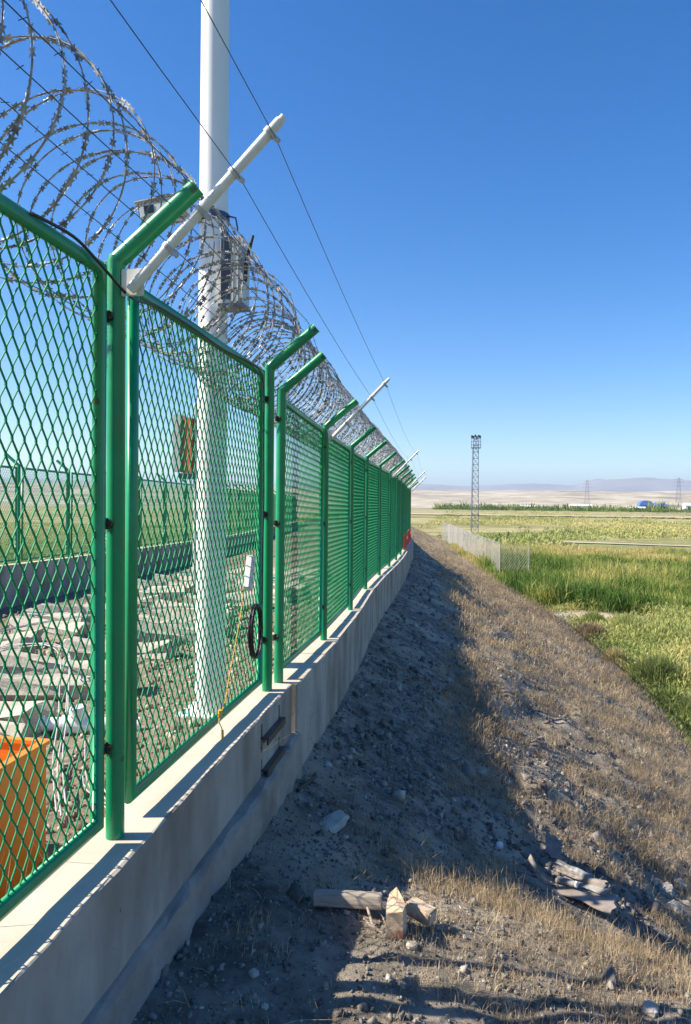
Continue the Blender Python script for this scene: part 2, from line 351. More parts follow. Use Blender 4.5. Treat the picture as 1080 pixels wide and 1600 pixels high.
w2 = empty('concrete_wall', (-1.14, 4.4, 0), 'long second stretch of concrete wall curving away below the row of green panels', 'wall')
post2 = [4.56, 6.31, 8.28, 10.3, 12.4, 14.36, 16.2, 18.05, 20.2, 22.1, 24.0, 25.9, 27.8, 29.7, 31.6, 33.5, 35.4, 37.3]
edges = [4.37]+[ (post2[i]+post2[i+1])/2+.2 for i in range(0, len(post2)-1)] + [39, 42, 45, 49, 54, 60, 68, 76, 86]
for i in range(len(edges)-1):
    a, b = edges[i], edges[i+1]-0.008
    o = strip('wall_segment', list(np.linspace(a, b, max(3, int((b-a)/.15)))), [(-.10, -1.1), (.128, -1.1), (.128, -.005), (.122, 0), (-.10, 0)], M['concrete'], jit=0.0022, seed=i+5)
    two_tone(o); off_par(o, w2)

# ------------------------------------------------------------------ expanded metal mesh panels
def expanded(w, h, px=.0525, pz=.086, th=.0019, dp=.0050):
    """ribbons standing on edge; nodes doubled. local: x = panel normal, y = along, z = up; origin lower left"""
    nx = int(round(w/px)); nz = int(round(h/pz)); px = w/nx; pz = h/nz
    V = []; F = []
    def rib(y0, z0, y1, z1, t=th, d=dp, tw=0.0):
        dy, dz = y1-y0, z1-z0; l = math.hypot(dy, dz); ny, nz_ = -dz/l*t/2, dy/l*t/2
        k = len(V)
        for (yy, zz, s) in ((y0, z0, 1), (y1, z1, 1)):
            for a, b in ((-1, -1), (1, -1), (1, 1), (-1, 1)):
                V.append((a*d/2, yy+b*ny + a*tw*ny, zz+b*nz_ + a*tw*nz_))
        for q in range(4): F.append((k+q, k+(q+1) % 4, k+4+(q+1) % 4, k+4+q))
    nd = .0055                                   # half length of a node
    for j in range(nz*2+1):                     # node rows at half pitches
        z = j*pz/2
        for i in range(nx+1):
            y = i*px + (px/2 if j % 2 else 0)
            if y > w+1e-4: continue
            if 0 < j < nz*2:
                rib(y, max(z-nd, 0), y, min(z+nd, h), .0042, dp+.001)
            if j < nz*2:
                for s in (-1, 1):
                    y2 = y+s*px/2
                    if -1e-4 <= y2 <= w+1e-4:
                        rib(y+s*.0006, z+(nd if j else 0)*.8, y2-s*.0006, z+pz/2-nd*.8, tw=0.5*s)
    return np.array(V), np.array(F)
def panel_mesh(w, h, name='wire_mesh', mt=None, **k):
    V, F = expanded(w, h, **k); return np_mesh(name, V, F, mt or M['green_mesh'])
RAIL = .0215; PH = 1.75
def frame_mesh(w, h, r=RAIL):
    m = MB()
    c = [(0, 0, 0), (0, w, 0), (0, w, h), (0, 0, h)]
    n = 12
    # four mitred round rails
    rg = []
    for i, (x, y, z) in enumerate(c):
        sy = -1 if y == 0 else 1; sz = -1 if z == 0 else 1
        rg.append([(r*math.cos(2*math.pi*k/n), y+sy*r*math.sin(2*math.pi*k/n), z+sz*r*math.sin(2*math.pi*k/n)) for k in range(n)])
    for i in range(4):
        a, b = rg[i], rg[(i+1) % 4]; flip = (i % 2 == 1)
        m.add(a+b, [((k), (k+1) % n, n+(k+1) % n, n+k) for k in range(n)], True)
    bm = bmesh.new(); me = bpy.data.meshes.new('panel'); me.from_pydata(m.v, [], m.f); bm.from_mesh(me)
    bmesh.ops.remove_doubles(bm, verts=bm.verts, dist=1e-5); bmesh.ops.recalc_face_normals(bm, faces=bm.faces); bm.to_mesh(me); bm.free()
    for p in me.polygons: p.use_smooth = True
    me.materials.append(M['green']); return me
_cache = {}
def panel(parent, y0, y1, fx, fz, base=.070, mt=None, mk={}, mesh_s=0):
    """frame from y0 to y1; fx, fz give x and wall-top z at a y"""
    a = Vector((fx(y0), y0, fz(y0)+base)); b = Vector((fx(y1), y1, fz(y1)+base))
    w = round((b-a).length/.05)*.05; key = (w, id(mt))
    if key not in _cache:
        fm = frame_mesh(w, PH); pm = panel_mesh(w, PH, mt=mt, **mk); 
        if mt: fm.materials[0] = mt
        _cache[key] = (fm, pm)
    fm, pm = _cache[key]
    d = (b-a)/w; o = obj_of('panel', fm)
    mt4 = Matrix(((1, d.x, 0, a.x), (0, d.y, 0, a.y), (0, d.z, 1, a.z), (0, 0, 0, 1)))
    o.matrix_world = Matrix.Translation(a) @ Matrix.Rotation(-math.atan2(d.x, d.y), 4, 'Z') @ Matrix.Rotation(math.atan2(d.z, 1), 4, 'X')
    o.parent = parent; o.matrix_parent_inverse = Matrix.Translation(-Vector(parent.location))
    k = obj_of('wire_mesh', pm, o); k['kind'] = 'stuff'
    k.location = (0, 0, 0)
    return o
PB = 1.871                    # bend height above the wall top
def post_meshes(r=.0295, arm=(.272, .214), n=20):
    pm = MB().tube([(0, 0, -.01), (0, 0, PB-.012), (.006, 0, PB+.004)], r, n); a = MB().tube([(0, 0, -.012), (.012, 0, .0), (arm[0], 0, arm[1])], r*.985, n)
    return pm, a
pmb, amb = post_meshes()
post_me = pmb.build('post', M['green']).data; bpy.data.objects.remove(bpy.data.objects['post'])
arm_me = amb.build('arm', M['green']).data; bpy.data.objects.remove(bpy.data.objects['arm'])
clamp = MB(); clamp.box((-.020, -.072, -.018), (-.014, -.022, .018)).box((-.034, -.030, -.014), (.004, -.022, .014)).tube([(-.017, -.05, 0), (.012, -.05, 0)], .008, 8).tube([(-.002, -.05, 0), (.006, -.05, 0)], .013, 6)
clamp_me = clamp.build('clamp', M['rust']).data; bpy.data.objects.remove(bpy.data.objects['clamp'])
def post(parent, x, y, z, flip=1, rz=0, cl=True, both=True):
    o = obj_of('post', post_me); o.location = (x, y, z); o.rotation_euler = (random.uniform(-.004, .004), random.uniform(-.004, .004), rz); o.scale = (flip, 1, 1)
    o.parent = parent; o.matrix_parent_inverse = Matrix.Translation(-Vector(parent.location))
    a = obj_of('arm', arm_me, o); a.location = (0, 0, PB)
    if cl:
        for zz in (.30, 1.02, 1.68):
            c = obj_of('clamp', clamp_me, o); c.location = (0, 0, zz)
            if both: c = obj_of('clamp', clamp_me, o); c.location = (0, .0, zz-.0); c.rotation_euler = (0, 0, math.pi); c.location = (-.03, 0, zz-.012)
    return o
f1 = empty('mesh_fence', (-1.1, .2, 0), 'nearest green expanded metal fence, two big panels hung on thick round posts with bent tops', 'fence', 'green mesh fences on the concrete walls')
fx1 = lambda y: -1.122; fz1 = lambda y: 0.0
panel(f1, .46, 2.16, fx1, fz1); panel(f1, 2.395, 4.045, fx1, fz1)
post(f1, -1.10, .27, 0); post(f1, -1.098, 2.236, 0); post(f1, -1.095, 4.125, 0)
f2 = empty('mesh_fence', (-1.14, 4.5, 0), 'long receding run of green mesh fence beyond the wall joint, curving out of sight', 'fence', 'green mesh fences on the concrete walls')
fx2 = lambda y: float(XC(y))-.022; fz2 = lambda y: float(ZW(y))
for i, y in enumerate(post2):
    post(f2, float(XC(y)), y, float(ZW(y)), cl=(y < 20))
    if i < len(post2)-1: panel(f2, y+.11, post2[i+1]-.11, fx2, fz2)

# far fence on the other side of the yard
wf = empty('concrete_wall', (-8.05, 9, 0), 'low concrete wall across the yard, seen through the near mesh, dark in shade', 'wall')
fy = list(9.17+1.85*np.arange(24))
def FX(y): return float(XC(y))-6.95
vsx = []
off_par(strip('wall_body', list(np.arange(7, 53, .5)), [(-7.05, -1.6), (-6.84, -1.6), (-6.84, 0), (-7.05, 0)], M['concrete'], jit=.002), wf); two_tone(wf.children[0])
f3 = empty('mesh_fence', (-8.05, 9, 0), 'distant green mesh fence across the yard with posts bent the other way', 'fence', 'green mesh fences on the concrete walls')
fz3 = lambda y: float(ZW(y))*(y > 4.3)
for i, y in enumerate(fy):
    post(f3, FX(y), y, fz3(y), flip=-1, cl=False)
    if i < len(fy)-1: panel(f3, y+.11, fy[i+1]-.11, FX, fz3)

# ------------------------------------------------------------------ razor wire coil
def coil():
    VV = []; FF = []; BV = []; BF = []; nv = 0; nb = 0
    rg = np.random.default_rng(5)
    ytab = np.arange(.2, 40, .01)
    pitch = np.interp(ytab, [.2, 2.4, 3.6, 4.4, 5, 12, 40], [.27, .25, .22, .15, .12, .115, .16])
    ph = np.concatenate([[0], np.cumsum(.01/pitch)[:-1]])*2*np.pi
    bmp = 0
    for hand, p0 in ((1, .4), (-1, 2.0)):
        for (ya, yb, ds, bs) in ((.2, 6.5, .02, .0265), (6.5, 14, .05, .034), (14, 38, .09, .05)):
            pa, pb = np.interp([ya, yb], ytab, ph); L = (pb-pa)*.36
            for kind, dd in (('w', ds), ('b', bs)):
                t = np.linspace(pa, pb, int(L/dd)); y = np.interp(t, ph, ytab)
                loop = t/(2*np.pi)
                rj = .345 + .02*vnoise(loop*.9+hand*7, loop*0+3)*2; cxj = .035*vnoise(loop*.45, loop*0+9+hand); czj = .04*vnoise(loop*.5, loop*0+21+hand)
                sag = -.02*np.abs(np.sin((y-.27)/1.9*np.pi))
                a = hand*t+p0
                cx = XC(y)-.245+cxj; cz = ZW(y)*(y > 4.3)+PB+.285+czj+sag
                P = np.stack([cx+rj*np.cos(a), y+.03*np.sin(a*1+loop*.8)+.02*np.cos(a*2+loop), cz+rj*np.sin(a)*1.0], -1)
                T = np.gradient(P, axis=0); T /= np.linalg.norm(T, axis=1)[:, None]
                Rd = np.stack([np.cos(a), 0*a, np.sin(a)], -1); Rd -= T*(Rd*T).sum(1)[:, None]; Rd /= np.linalg.norm(Rd, axis=1)[:, None]
                B = np.cross(T, Rd); m = len(P)
                if kind == 'w':
                    hw, hr = (.0048, .0018) if ya < 6 else (.0036, .0014)
                    ring = np.stack([P+B*hw, P+Rd*hr*1.4, P-B*hw, P-Rd*hr], 1)
                    VV.append(ring.reshape(-1, 3)); i = np.arange(m-1)[:, None]*4; q = np.arange(4)[None, :]; q2 = (q+1) % 4
                    FF.append((np.stack([i+q, i+q2, i+4+q2, i+4+q], -1)+nv).reshape(-1, 4)); nv += 4*m
                else:
                    tw = rg.normal(0, .7, m)[:, None]; Sd = B*np.cos(tw)+Rd*np.sin(tw)
                    sc = 1.0 if ya < 14 else 1.25
                    A = (.0122 if ya < 6 else .0098)*sc; C = (.0112 if ya < 6 else .0090)*sc
                    pts = [P+T*(A*u)+Sd*(C*v) for (u, v) in ((.62, 0), (.95, 1), (0, .55), (-.95, 1), (-.62, 0), (-.95, -1), (0, -.55), (.95, -1))]
                    BV.append(np.stack(pts, 1).reshape(-1, 3)); i = np.arange(m)[:, None]*8
                    tri = np.array([(0, 1, 2), (2, 3, 4), (4, 5, 6), (6, 7, 0), (0, 2, 4), (0, 4, 6)])
                    BF.append((i[:, :, None]+tri[None]+nb).reshape(-1, 3)); nb += 8*m
    rz = empty('razor_wire_coil', (-1.35, .2, PB), 'silver razor wire coil lying in loops along the bent post tops', 'razor wire')
    w = obj_of('tape', np_mesh('tape', np.concatenate(VV), np.concatenate(FF), M['galv'], smooth=False)); off_par(w, rz)
    b = obj_of('barbs', np_mesh('barbs', np.concatenate(BV), np.concatenate(BF), M['galv'])); off_par(b, rz); b['kind'] = 'stuff'
coil()
# four strands strung through the coil from arm to arm
yy = [.27, 2.236, 4.10]+post2[:16]
for k, (t0, lab) in enumerate(((.97, 'uppermost twisted strand tied near the tips of the bent post tops'), (.70, 'second twisted strand from the tips, threaded through the razor coil'),
                               (.42, 'third twisted strand from the tips, threaded through the razor coil'), (.14, 'lowest twisted strand tied just above the bends of the posts'))):
    pts = []
    for i, y in enumerate(yy):
        x = float(XC(y))+.272*t0-.03; z = float(ZW(y))*(y > 4.3)+PB+.214*t0+.03
        if i == 0: z += .02+.10*k; x -= .14+.06*k
        pts.append((x, y, z))
        if i < len(yy)-1:
            y2 = yy[i+1]; 
            if y2-y > .8:
                xm = float(XC((y+y2)/2))+.272*t0-.03; zm = float(ZW((y+y2)/2))*(y > 4.3)+PB+.214*t0+.03-.012
                if i == 0: xm -= .07+.03*k; zm += .01+.05*k
                pts.append((xm, (y+y2)/2, zm))
    # twisted pair with small barbs
    m = MB(); m.tube(pts, .0017, 5)
    fine = [];
    for (p, q) in zip(pts[:-1], pts[1:]):
        L = (Vector(q)-Vector(p)).length; nn = int(L/.11)
        if p[1] > 9: continue
        for s in range(nn): 
            c = Vector(p).lerp(Vector(q), (s+.5)/nn); a = random.uniform(0, 3.14)
            d = Vector((math.cos(a), .3, math.sin(a)))*.010; m.tube([c-d, c+d], .0011, 3, cap=False)
    tag(m.build('strung_wire', M['wire']), lab, 'wire', 'strands threaded along the bent post tops')

# insulator rods with the two alarm wires
rods = [(.30, 'white insulator rod on the post out of frame, behind the viewer'), (2.236, 'large white insulator rod clamped to the nearest post, pointing up and out'), (6.31, 'second white insulator rod along the fence, past the doubled posts'), (14.36, 'third white insulator rod along the fence, small in the distance'),
        (22.1, 'fourth white insulator rod, tiny, near the bend of the fence'), (25.9, 'fifth white insulator rod, tiny, where the fence turns away'), (27.8, 'farthest white insulator rod, poking out past the last visible post')]
tips = []
for i, (y, lab) in enumerate(rods):
    if i == 0:
        y = -3.0
    x = float(XC(y)); z = float(ZW(y))*(y > 4.3)
    a = Vector((.062, -.005, 1.757)); b = Vector((.545, -.012, 2.252)) if i else Vector((.545, -.012, 2.252))
    d = (b-a).normalized(); base = Vector((x, y-.035, z))
    for t in (.93, .70): tips.append((i, t, base+a.lerp(b, t)+Vector((.0, 0, 0))))
    if i == 0: continue
    r = empty('insulator_rod', base+Vector((.03, 0, 1.76)), lab, 'insulator rod', 'white insulator rods along the fence')
    def P(t): return base+a.lerp(b, t)
    off_par(MB().tube([P(0), P(.02), P(.98), P(1)], .0185, 8, rads=[.015, .017, .0155, .0145]).build('rod', M['plastic']), r)
    off_par(MB().tube([P(1.0), P(1.022)], .011, 8).build('rod_tip', M['plastic']), r)
    off_par(MB().bbox((base.x+.022, base.y+.012, base.z+1.745), (base.x+.098, base.y+.020, base.z+1.832), .003).build('bracket', M['plastic']), r)
    for t in (.26, .48, .70, .93):
        m = MB().tube([P(t-.012), P(t+.012)], .020, 10); q = Vector((d.z, 0, -d.x))
        m.tube([P(t)+q*.016+Vector((0, -.002, 0)), P(t)+q*.042], .008, 8)
        off_par(m.build('clip', M['clip']), r)
q = Vector((.7, 0, -.7))
for t in (.93, .70):
    pts = []; L = [p for (i, tt, p) in tips if tt == t]
    for p, nx in zip(L[:-1], L[1:]):
        n = 8
        for s in range(n): pts.append(p.lerp(nx, s/n)+q*.030+Vector((0, 0, -.10*((nx-p).length/8)**2*4*(s/n)*(1-s/n))))
    pts.append(L[-1]+q*.03)
    tag(MB().tube(pts, .0014, 5).build('alarm_wire', M['wire']), 'outer thin wire held at the tips of the white insulator rods' if t > .9 else 'inner thin wire held lower on the white insulator rods', 'wire', 'thin wires on the insulator rods')

# ------------------------------------------------------------------ white pole with camera and boxes
PX, PY = -1.75, 5.02
gz = float(ground(PX, PY))
pl = empty('white_pole', (PX, PY, gz), 'tall white steel pole behind the second panel carrying a camera and a grey box', 'pole')
MBp = MB().tube([(0, 0, -.05), (0, 0, 3.0), (0, 0, 7.0)], .1, 28, rads=[.107, .102, .094]); MBp.build('shaft', M['white'], pl)
m = MB().bbox((-.19, -.19, 0), (.19, .19, .02), .004)
m.build('base_plate', M['white'], pl)
for sx in (-.14, .14):
    for sy in (-.14, .14): MB().tube([(sx, sy, .02), (sx, sy, .05)], .014, 6).build('bolt', M['steel'], pl)
zc = 1.10+ (783-345)/1150*5.2 - gz          # clamp band height above the base
off = 0
MB().tube([(0, 0, zc-.03), (0, 0, zc+.03)], .112, 24).tube([(.11, -.02, zc+.01), (.17, -.03, zc-.01), (.19, -.04, zc-.10)], .006, 6).build('clamp_band', M['steel'], pl)
# camera: sits left of the pole
cmr = empty('security_camera', (PX-.10, PY-.12, gz+zc), 'boxy light grey security camera on a bracket left of the white pole', 'camera')
Mx = Matrix.Rotation(R(-8), 4, 'Y')
MB().bbox((-.37, -.07, .005), (-.05, .07, .125), .012, Mx).build('housing', M['boxgrey'], cmr)
MB().bbox((-.40, -.078, .118), (-.03, .078, .130), .004, Mx).build('sun_shield', M['boxgrey'], cmr)
MB().box((-.376, -.055, .02), (-.369, .055, .112), Mx).build('front_glass', M['dark'], cmr)
MB().tube([(-.378, 0, .065), (-.392, 0, .066)], .032, 16).build('lens', M['dark'], cmr)
MB().box((-.33, -.074, .03), (-.26, -.0695, .085), Mx).build('side_vent', M['dark'], cmr)
MB().tube([(-.20, 0, .01), (-.20, 0, -.04), (.0, 0, -.04), (.04, .06, -.03)], .018, 10).build('bracket', M['boxgrey'], cmr)
# grey box right of the pole
bxz = 1.10+(783-480)/1150*5.1-gz
gb = empty('equipment_box', (PX+.12, PY-.06, gz+bxz), 'narrow grey equipment box with a dark face strapped to the white pole', 'equipment box')
MB().bbox((-.02, -.09, 0), (.14, .08, .46), .006).build('case', M['boxgrey'], gb)
MB().box((-.012, -.098, .03), (.055, -.091, .45)).build('dark_face', M['dark'], gb)
for xx in (.066, .10, .132): MB().box((xx, -.099, .01), (xx+.010, -.0905, .455)).build('rib', M['boxgrey'], gb)
MB().box((-.03, -.10, -.018), (.15, .085, .0)).build('base_rim', M['steel'], gb)
MB().tube([(.145, -.05, .16), (.155, -.05, .30), (.20, -.05, .47)], .012, 8, rads=[.016, .014, .010]).build('stub_antenna', M['rust'], gb)

# signal mast with orange box, far side of the yard
sx, sy = -5.17, 13.2
sg = empty('signal_mast', (sx, sy, float(ground(sx, sy))), 'slim mast with a grey and orange signal box, seen left of the white pole', 'signal')
b0 = float(ground(sx, sy))
MB().tube([(.26, 0, 0), (.26, 0, 2.9-b0)], .05, 12).build('mast', M['boxgrey'], sg)
zt = 1.10+(783-652)/1150*13.9-b0; zb_ = 1.10+(783-740)/1150*13.9-b0
MB().bbox((-.16, -.12, zb_), (.0, .12, zt), .01).build('grey_case', M['boxgrey'], sg)
MB().box((.0, -.11, zb_-.02), (.21, .12, zt-.06)).build('orange_panel', M['signal'], sg)
MB().box((.0, -.125, zb_), (.05, -.111, zt-.10)).build('dark_strip', M['rust'], sg)
MB().box((-.05, -.06, zb_-.14), (.26, .06, zb_-.03)).build('bracket', M['steel'], sg)

# ------------------------------------------------------------------ cables, socket and cord on panel two
xo = -1.092
def U(px, py, X):   # returns nothing at run time; kept out
    pass
cab = [(-1.098, 1.75, 1.83), (-1.095, 1.95, 1.842), (-1.085, 2.08, 1.81), (-1.065, 2.2, 1.76), (-1.06, 2.27, 1.75), (-1.085, 2.40, 1.775), (-1.097, 2.55, 1.80), (-1.098, 2.9, 1.805), (-1.1, 3.3, 1.80), (-1.095, 3.7, 1.815),
       (-1.085, 3.88, 1.80), (-1.085, 3.955, 1.72), (-1.088, 3.975, 1.5), (-1.086, 3.985, 1.1), (-1.09, 3.98, .8), (-1.088, 3.97, .52)]
def smooth_pts(P, k=6):
    P = [Vector(p) for p in P]; out = []
    for i in range(len(P)-1):
        p0 = P[max(i-1, 0)]; p1 = P[i]; p2 = P[i+1]; p3 = P[min(i+2, len(P)-1)]
        for s in range(k):
            t = s/k; out.append(.5*((2*p1)+(p2-p0)*t+(2*p0-5*p1+4*p2-p3)*t*t+(3*p1-p0-3*p2+p3)*t**3))
    return out+[P[-1]]
cb = MB().tube(smooth_pts(cab), .0048, 7)
tag(cb.build('black_cable', M['black']), 'black cable tied along the top rail and down the right edge of the second panel', 'cable')
rg = random.Random(4)
cl = MB()
for j in range(7):
    R0 = .115+rg.uniform(-.008, .008); ry = .055+rg.uniform(-.006, .006); dx = rg.uniform(0, .022)
    cl.tube([( -1.085+dx, 3.80+R0*math.cos(a)*1.0*.9+rg.uniform(-.003, .003), .40+ (R0+.03)*math.sin(a)+rg.uniform(-.003, .003)) for a in np.linspace(0, 2*math.pi, 26)], .0045, 6, cap=False)
tag(cl.build('cable_coil', M['black']), 'round coil of black cable hanging on the mesh of the second panel', 'cable coil')
sk = empty('power_socket', (-1.09, 3.66, .66), 'small white plastic socket block tied to the mesh above the cable coil', 'socket')
Mk = Matrix.Rotation(R(-22), 4, 'X')
MB().bbox((-.005, -.032, -.02), (.03, .032, .155), .005, Mk).build('casing', M['plastic'], sk)
for z in (.03, .075, .12): MB().box((.030, -.018, z-.012), (.0325, .018, z+.012), Mk).build('socket_face', M['boxgrey'], sk)
yc = [(-1.088, 3.62, .66), (-1.09, 3.60, .56), (-1.088, 3.50, .40), (-1.09, 3.42, .28), (-1.086, 3.33, .15), (-1.085, 3.24, .09), (-1.07, 3.235, .05), (-1.065, 3.23, .0+.012)]
tag(MB().tube(smooth_pts(yc), .0028, 6).tube([(-1.066, 3.23, .045), (-1.064, 3.228, .004)], .006, 7).tube([(-1.085, 3.25, .10), (-1.08, 3.24, .135)], .010, 7).build('yellow_cord', M['yellow']), 'yellow cord hanging down the second panel to the wall top', 'cord')

# red netting tied to bottom of far panels
m = MB(); prev = None
ys = np.linspace(19.6, 27.4, 40); vs = []
for y in ys:
    x = float(XC(y))+.03+.02*math.sin(y*5); z = float(ZW(y))
    vs += [(x, y, z+.02), (x+.012, y, z+.02), (x+.012, y, z+.36+.12*math.sin(y*1.7)), (x, y, z+.36+.12*math.sin(y*1.7))]
fs = [(i*4+k, (i+1)*4+k, (i+1)*4+(k+1) % 4, i*4+(k+1) % 4) for i in range(39) for k in range(4)]+[(0, 1, 2, 3), (156, 157, 158, 159)]
tag(m.add(vs, fs).build('red_banner', M['red']), 'strip of red cloth tied along the foot of the farthest panels', 'banner')

# ------------------------------------------------------------------ yard things
def gnd(x, y): return float(ground(x, y))
# orange bin
ob = empty('orange_bin', (-2.0, 2.36, gnd(-2.0, 2.36)), 'open orange plastic bin standing behind the nearest panel', 'bin')
g0 = gnd(-2.0, 2.36); T = .085-g0
def wallbox(a0, a1, b0, b1, name):
    m = MB(); m.box(a0, a1); return m.build(name, M['orange'], ob)
X0, X1, Y0, Y1 = -.32, .32, -.44, .44
wallbox((X0, Y0, 0), (X1, Y1, .012), 0, 0, 'floor_panel')
wallbox((X1-.012, Y0, .012), (X1, Y1, T), 0, 0, 'side_wall'); wallbox((X0, Y0, .012), (X0+.012, Y1, T), 0, 0, 'side_wall')
wallbox((X0+.012, Y0, .012), (X1-.012, Y0+.012, T), 0, 0, 'end_wall'); wallbox((X0+.012, Y1-.012, .012), (X1-.012, Y1, T), 0, 0, 'end_wall')
MB().box((X1-.02, Y0-.014, T), (X1+.016, Y1+.014, T+.016)).box((X0-.016, Y0-.014, T), (X0+.02, Y1+.014, T+.016)).box((X0+.02, Y0-.014, T), (X1-.02, Y0+.02, T+.016)).box((X0+.02, Y1-.02, T), (X1-.02, Y1+.014, T+.016)).build('rim', M['orange'], ob)
# concrete sleepers: rough blocks lying in rows
rg = random.Random(9)
def rough_block(l, w, h, seed, sag=.03):
    r = random.Random(seed); bm = bmesh.new(); bmesh.ops.create_cube(bm, size=1)
    bmesh.ops.subdivide_edges(bm, edges=bm.edges[:], cuts=3, use_grid_fill=True)
    for v in bm.verts:
        x, y, z = v.co; x *= l; y *= w; z *= h
        k = 1-.28*(abs(v.co.z) > .4)*(abs(v.co.y) > .4)
        zz = z - (.18*h if v.co.z > .2 and abs(v.co.x) < .3 else 0)
        v.co = (x+r.uniform(-.05, .05), y*k+r.uniform(-.03, .03), zz+r.uniform(-.025, .025))
    me = bpy.data.meshes.new('sleeper'); bm.to_mesh(me); bm.free(); me.materials.append(M['sleeper'])
    return me
kinds = [rough_block(1.35, .24, .26, s) for s in range(4)]
k = 0
desc = ['nearest', 'second nearest', 'third', 'fourth', 'fifth', 'sixth', 'seventh', 'eighth', 'ninth', 'tenth', 'eleventh', 'twelfth', 'thirteenth', 'farthest']
for row, (xr, nm_) in enumerate(((-3.3, 'row beside the white pole'), (-5.4, 'row nearer the far wall'))):
    for j in range(14):
        y = (4.7 if row == 0 else 5.6)+j*.80+rg.uniform(-.08, .08); x = xr+rg.uniform(-.25, .25)
        if row == 0 and j in (2,): x -= .35
        me = kinds[k % 4]; k += 1
        o = obj_of('concrete_sleeper', me); o.location = (x, y, gnd(x, y)+.10); o.rotation_euler = (rg.uniform(-.25, .25), rg.uniform(-.10, .10), rg.uniform(-.30, .30)+(math.pi if j % 3 == 0 else 0))
        o.scale = (rg.uniform(.85, 1.08), rg.uniform(.9, 1.3), rg.uniform(.9, 1.25))
        tag(o, f'{desc[j]} rough concrete sleeper from the viewer in the {nm_}', 'concrete sleeper', 'rough concrete sleepers lying in the yard')
# white pipe with tee
px_, py_ = -2.55, 4.55
pp = empty('plastic_pipe', (px_-.1, py_, gnd(px_, py_)+.06), 'white plastic drain pipe with a tee lying on the gravel left of the white pole', 'pipe')
MB().tube([(-.15, -.05, .0), (.55, .08, .0)], .046, 18).build('pipe', M['white'], pp)
MB().tube([(.05, -.02, .0), (.27, .02, .0)], .062, 18).tube([(.17, 0, 0), (.15, -.01, .12)], .058, 18).build('tee', M['white'], pp)
MB().tube([(-.17, -.055, 0), (-.07, -.035, 0)], .056, 18).build('collar', M['white'], pp)
# loose silver cables on the gravel
def loose(pts, n, r, label, nm='loose_cable', mt='galv_dull'):
    mm = MB(); rr_ = random.Random(len(pts)+n)
    for q_ in range(n):
        P = []
        dx, dy = rr_.uniform(-.05, .05), rr_.uniform(-.05, .05)
        for (x, y, z) in pts: 
            xx, yy_ = x+dx+rr_.uniform(-.03, .03), y+dy+rr_.uniform(-.03, .03); P.append((xx, yy_, gnd(xx, yy_)+z+rr_.uniform(0, .03)))
        mm.tube(smooth_pts(P), r, 5)
    tag(mm.build(nm, M[mt]), label, 'cable', 'loose cables strewn in the yard')
loose([(-6.0, 6.4, .1), (-5.0, 7.6, .3), (-4.0, 8.2, .34), (-3.2, 8.6, .3), (-2.6, 8.2, .25)], 3, .006, 'bundle of silver cable looping over the sleepers towards the far wall')
loose([(-5.2, 5.0, .1), (-4.2, 6.0, .33), (-3.4, 5.9, .36), (-2.6, 4.6, .20), (-2.2, 3.8, .06), (-1.75, 3.1, .04)], 3, .005, 'bundle of silver cable running from the sleepers down to the orange bin')
loose([(-2.3, 4.4, .05), (-1.9, 3.6, .03), (-1.50, 3.1, .03), (-1.42, 2.6, .04), (-1.45, 2.1, .05), (-1.5, 1.6, .04)], 4, .004, 'tangle of pale cable lying between the orange bin and the wall')

# ------------------------------------------------------------------ scatter: stones
CUBE = np.array([(-1,-1,-1),(1,-1,-1),(1,1,-1),(-1,1,-1),(-1,-1,1),(1,-1,1),(1,1,1),(-1,1,1)], float)
CF = np.array([(0,3,2,1),(4,5,6,7),(0,1,5,4),(1,2,6,5),(2,3,7,6),(3,0,4,7)])
def rand_rot(n):
    q = RNG.normal(size=(n, 4)); q /= np.linalg.norm(q, axis=1)[:, None]; w, x, y, z = q.T
    return np.stack([1-2*(y*y+z*z), 2*(x*y-z*w), 2*(x*z+y*w), 2*(x*y+z*w), 1-2*(x*x+z*z), 2*(y*z-x*w), 2*(x*z-y*w), 2*(y*z+x*w), 1-2*(x*x+y*y)], -1).reshape(n, 3, 3)
def stones(name, x, y, size, m, flatn=.6):
    n = len(x); v = CUBE[None]*RNG.uniform(.45, 1.0, (n, 8, 1)) + RNG.uniform(-.25, .25, (n, 8, 3)); v[:, :, 2] *= flatn
    Rm = rand_rot(n); v = np.einsum('nij,nkj->nki', Rm, v)*size[:, None, None]*.6
    c = np.stack([x, y, ground(x, y)+size*.12], -1); v = v+c[:, None]
    F = (CF[None]+np.arange(n)[:, None, None]*8).reshape(-1, 4)
    t = np.repeat(RNG.random(n), 8)
    tag(obj_of(name, np_mesh(name, v.reshape(-1, 3), F, m, t)), kind='stuff')
def region(n, ylo, yhi, olo, ohi, pw=1.0):
    u = RNG.random(n); y = ylo*(yhi/ylo)**(u**pw); o = RNG.uniform(olo, ohi, n); return XC(y)+o, y
x1, y1 = region(21000, 1.1, 9, .14, 2.9); sz = RNG.lognormal(math.log(.0068), .5, len(x1)); sz *= 1+.25*(y1/3)
stones('embankment_gravel', x1, y1, np.clip(sz, .003, .05), M['stone'])
x1, y1 = region(150, 1.5, 9, .3, 3.4); stones('embankment_rubble', x1, y1, RNG.lognormal(math.log(.026), .4, len(x1)), M['stone'], .5)
x1, y1 = region(9000, 5, 45, .14, 6.3); stones('embankment_gravel_far', x1, y1, np.clip(RNG.lognormal(math.log(.03), .45, len(x1)), .01, .12), M['stone'])
y1 = RNG.uniform(1.0, 12, 11000); x1 = XC(y1)-RNG.uniform(.15, 6.6, 11000)
stones('yard_stones', x1, y1, np.clip(RNG.lognormal(math.log(.026), .45, len(x1)), .008, .08), M['ystone'], .7)

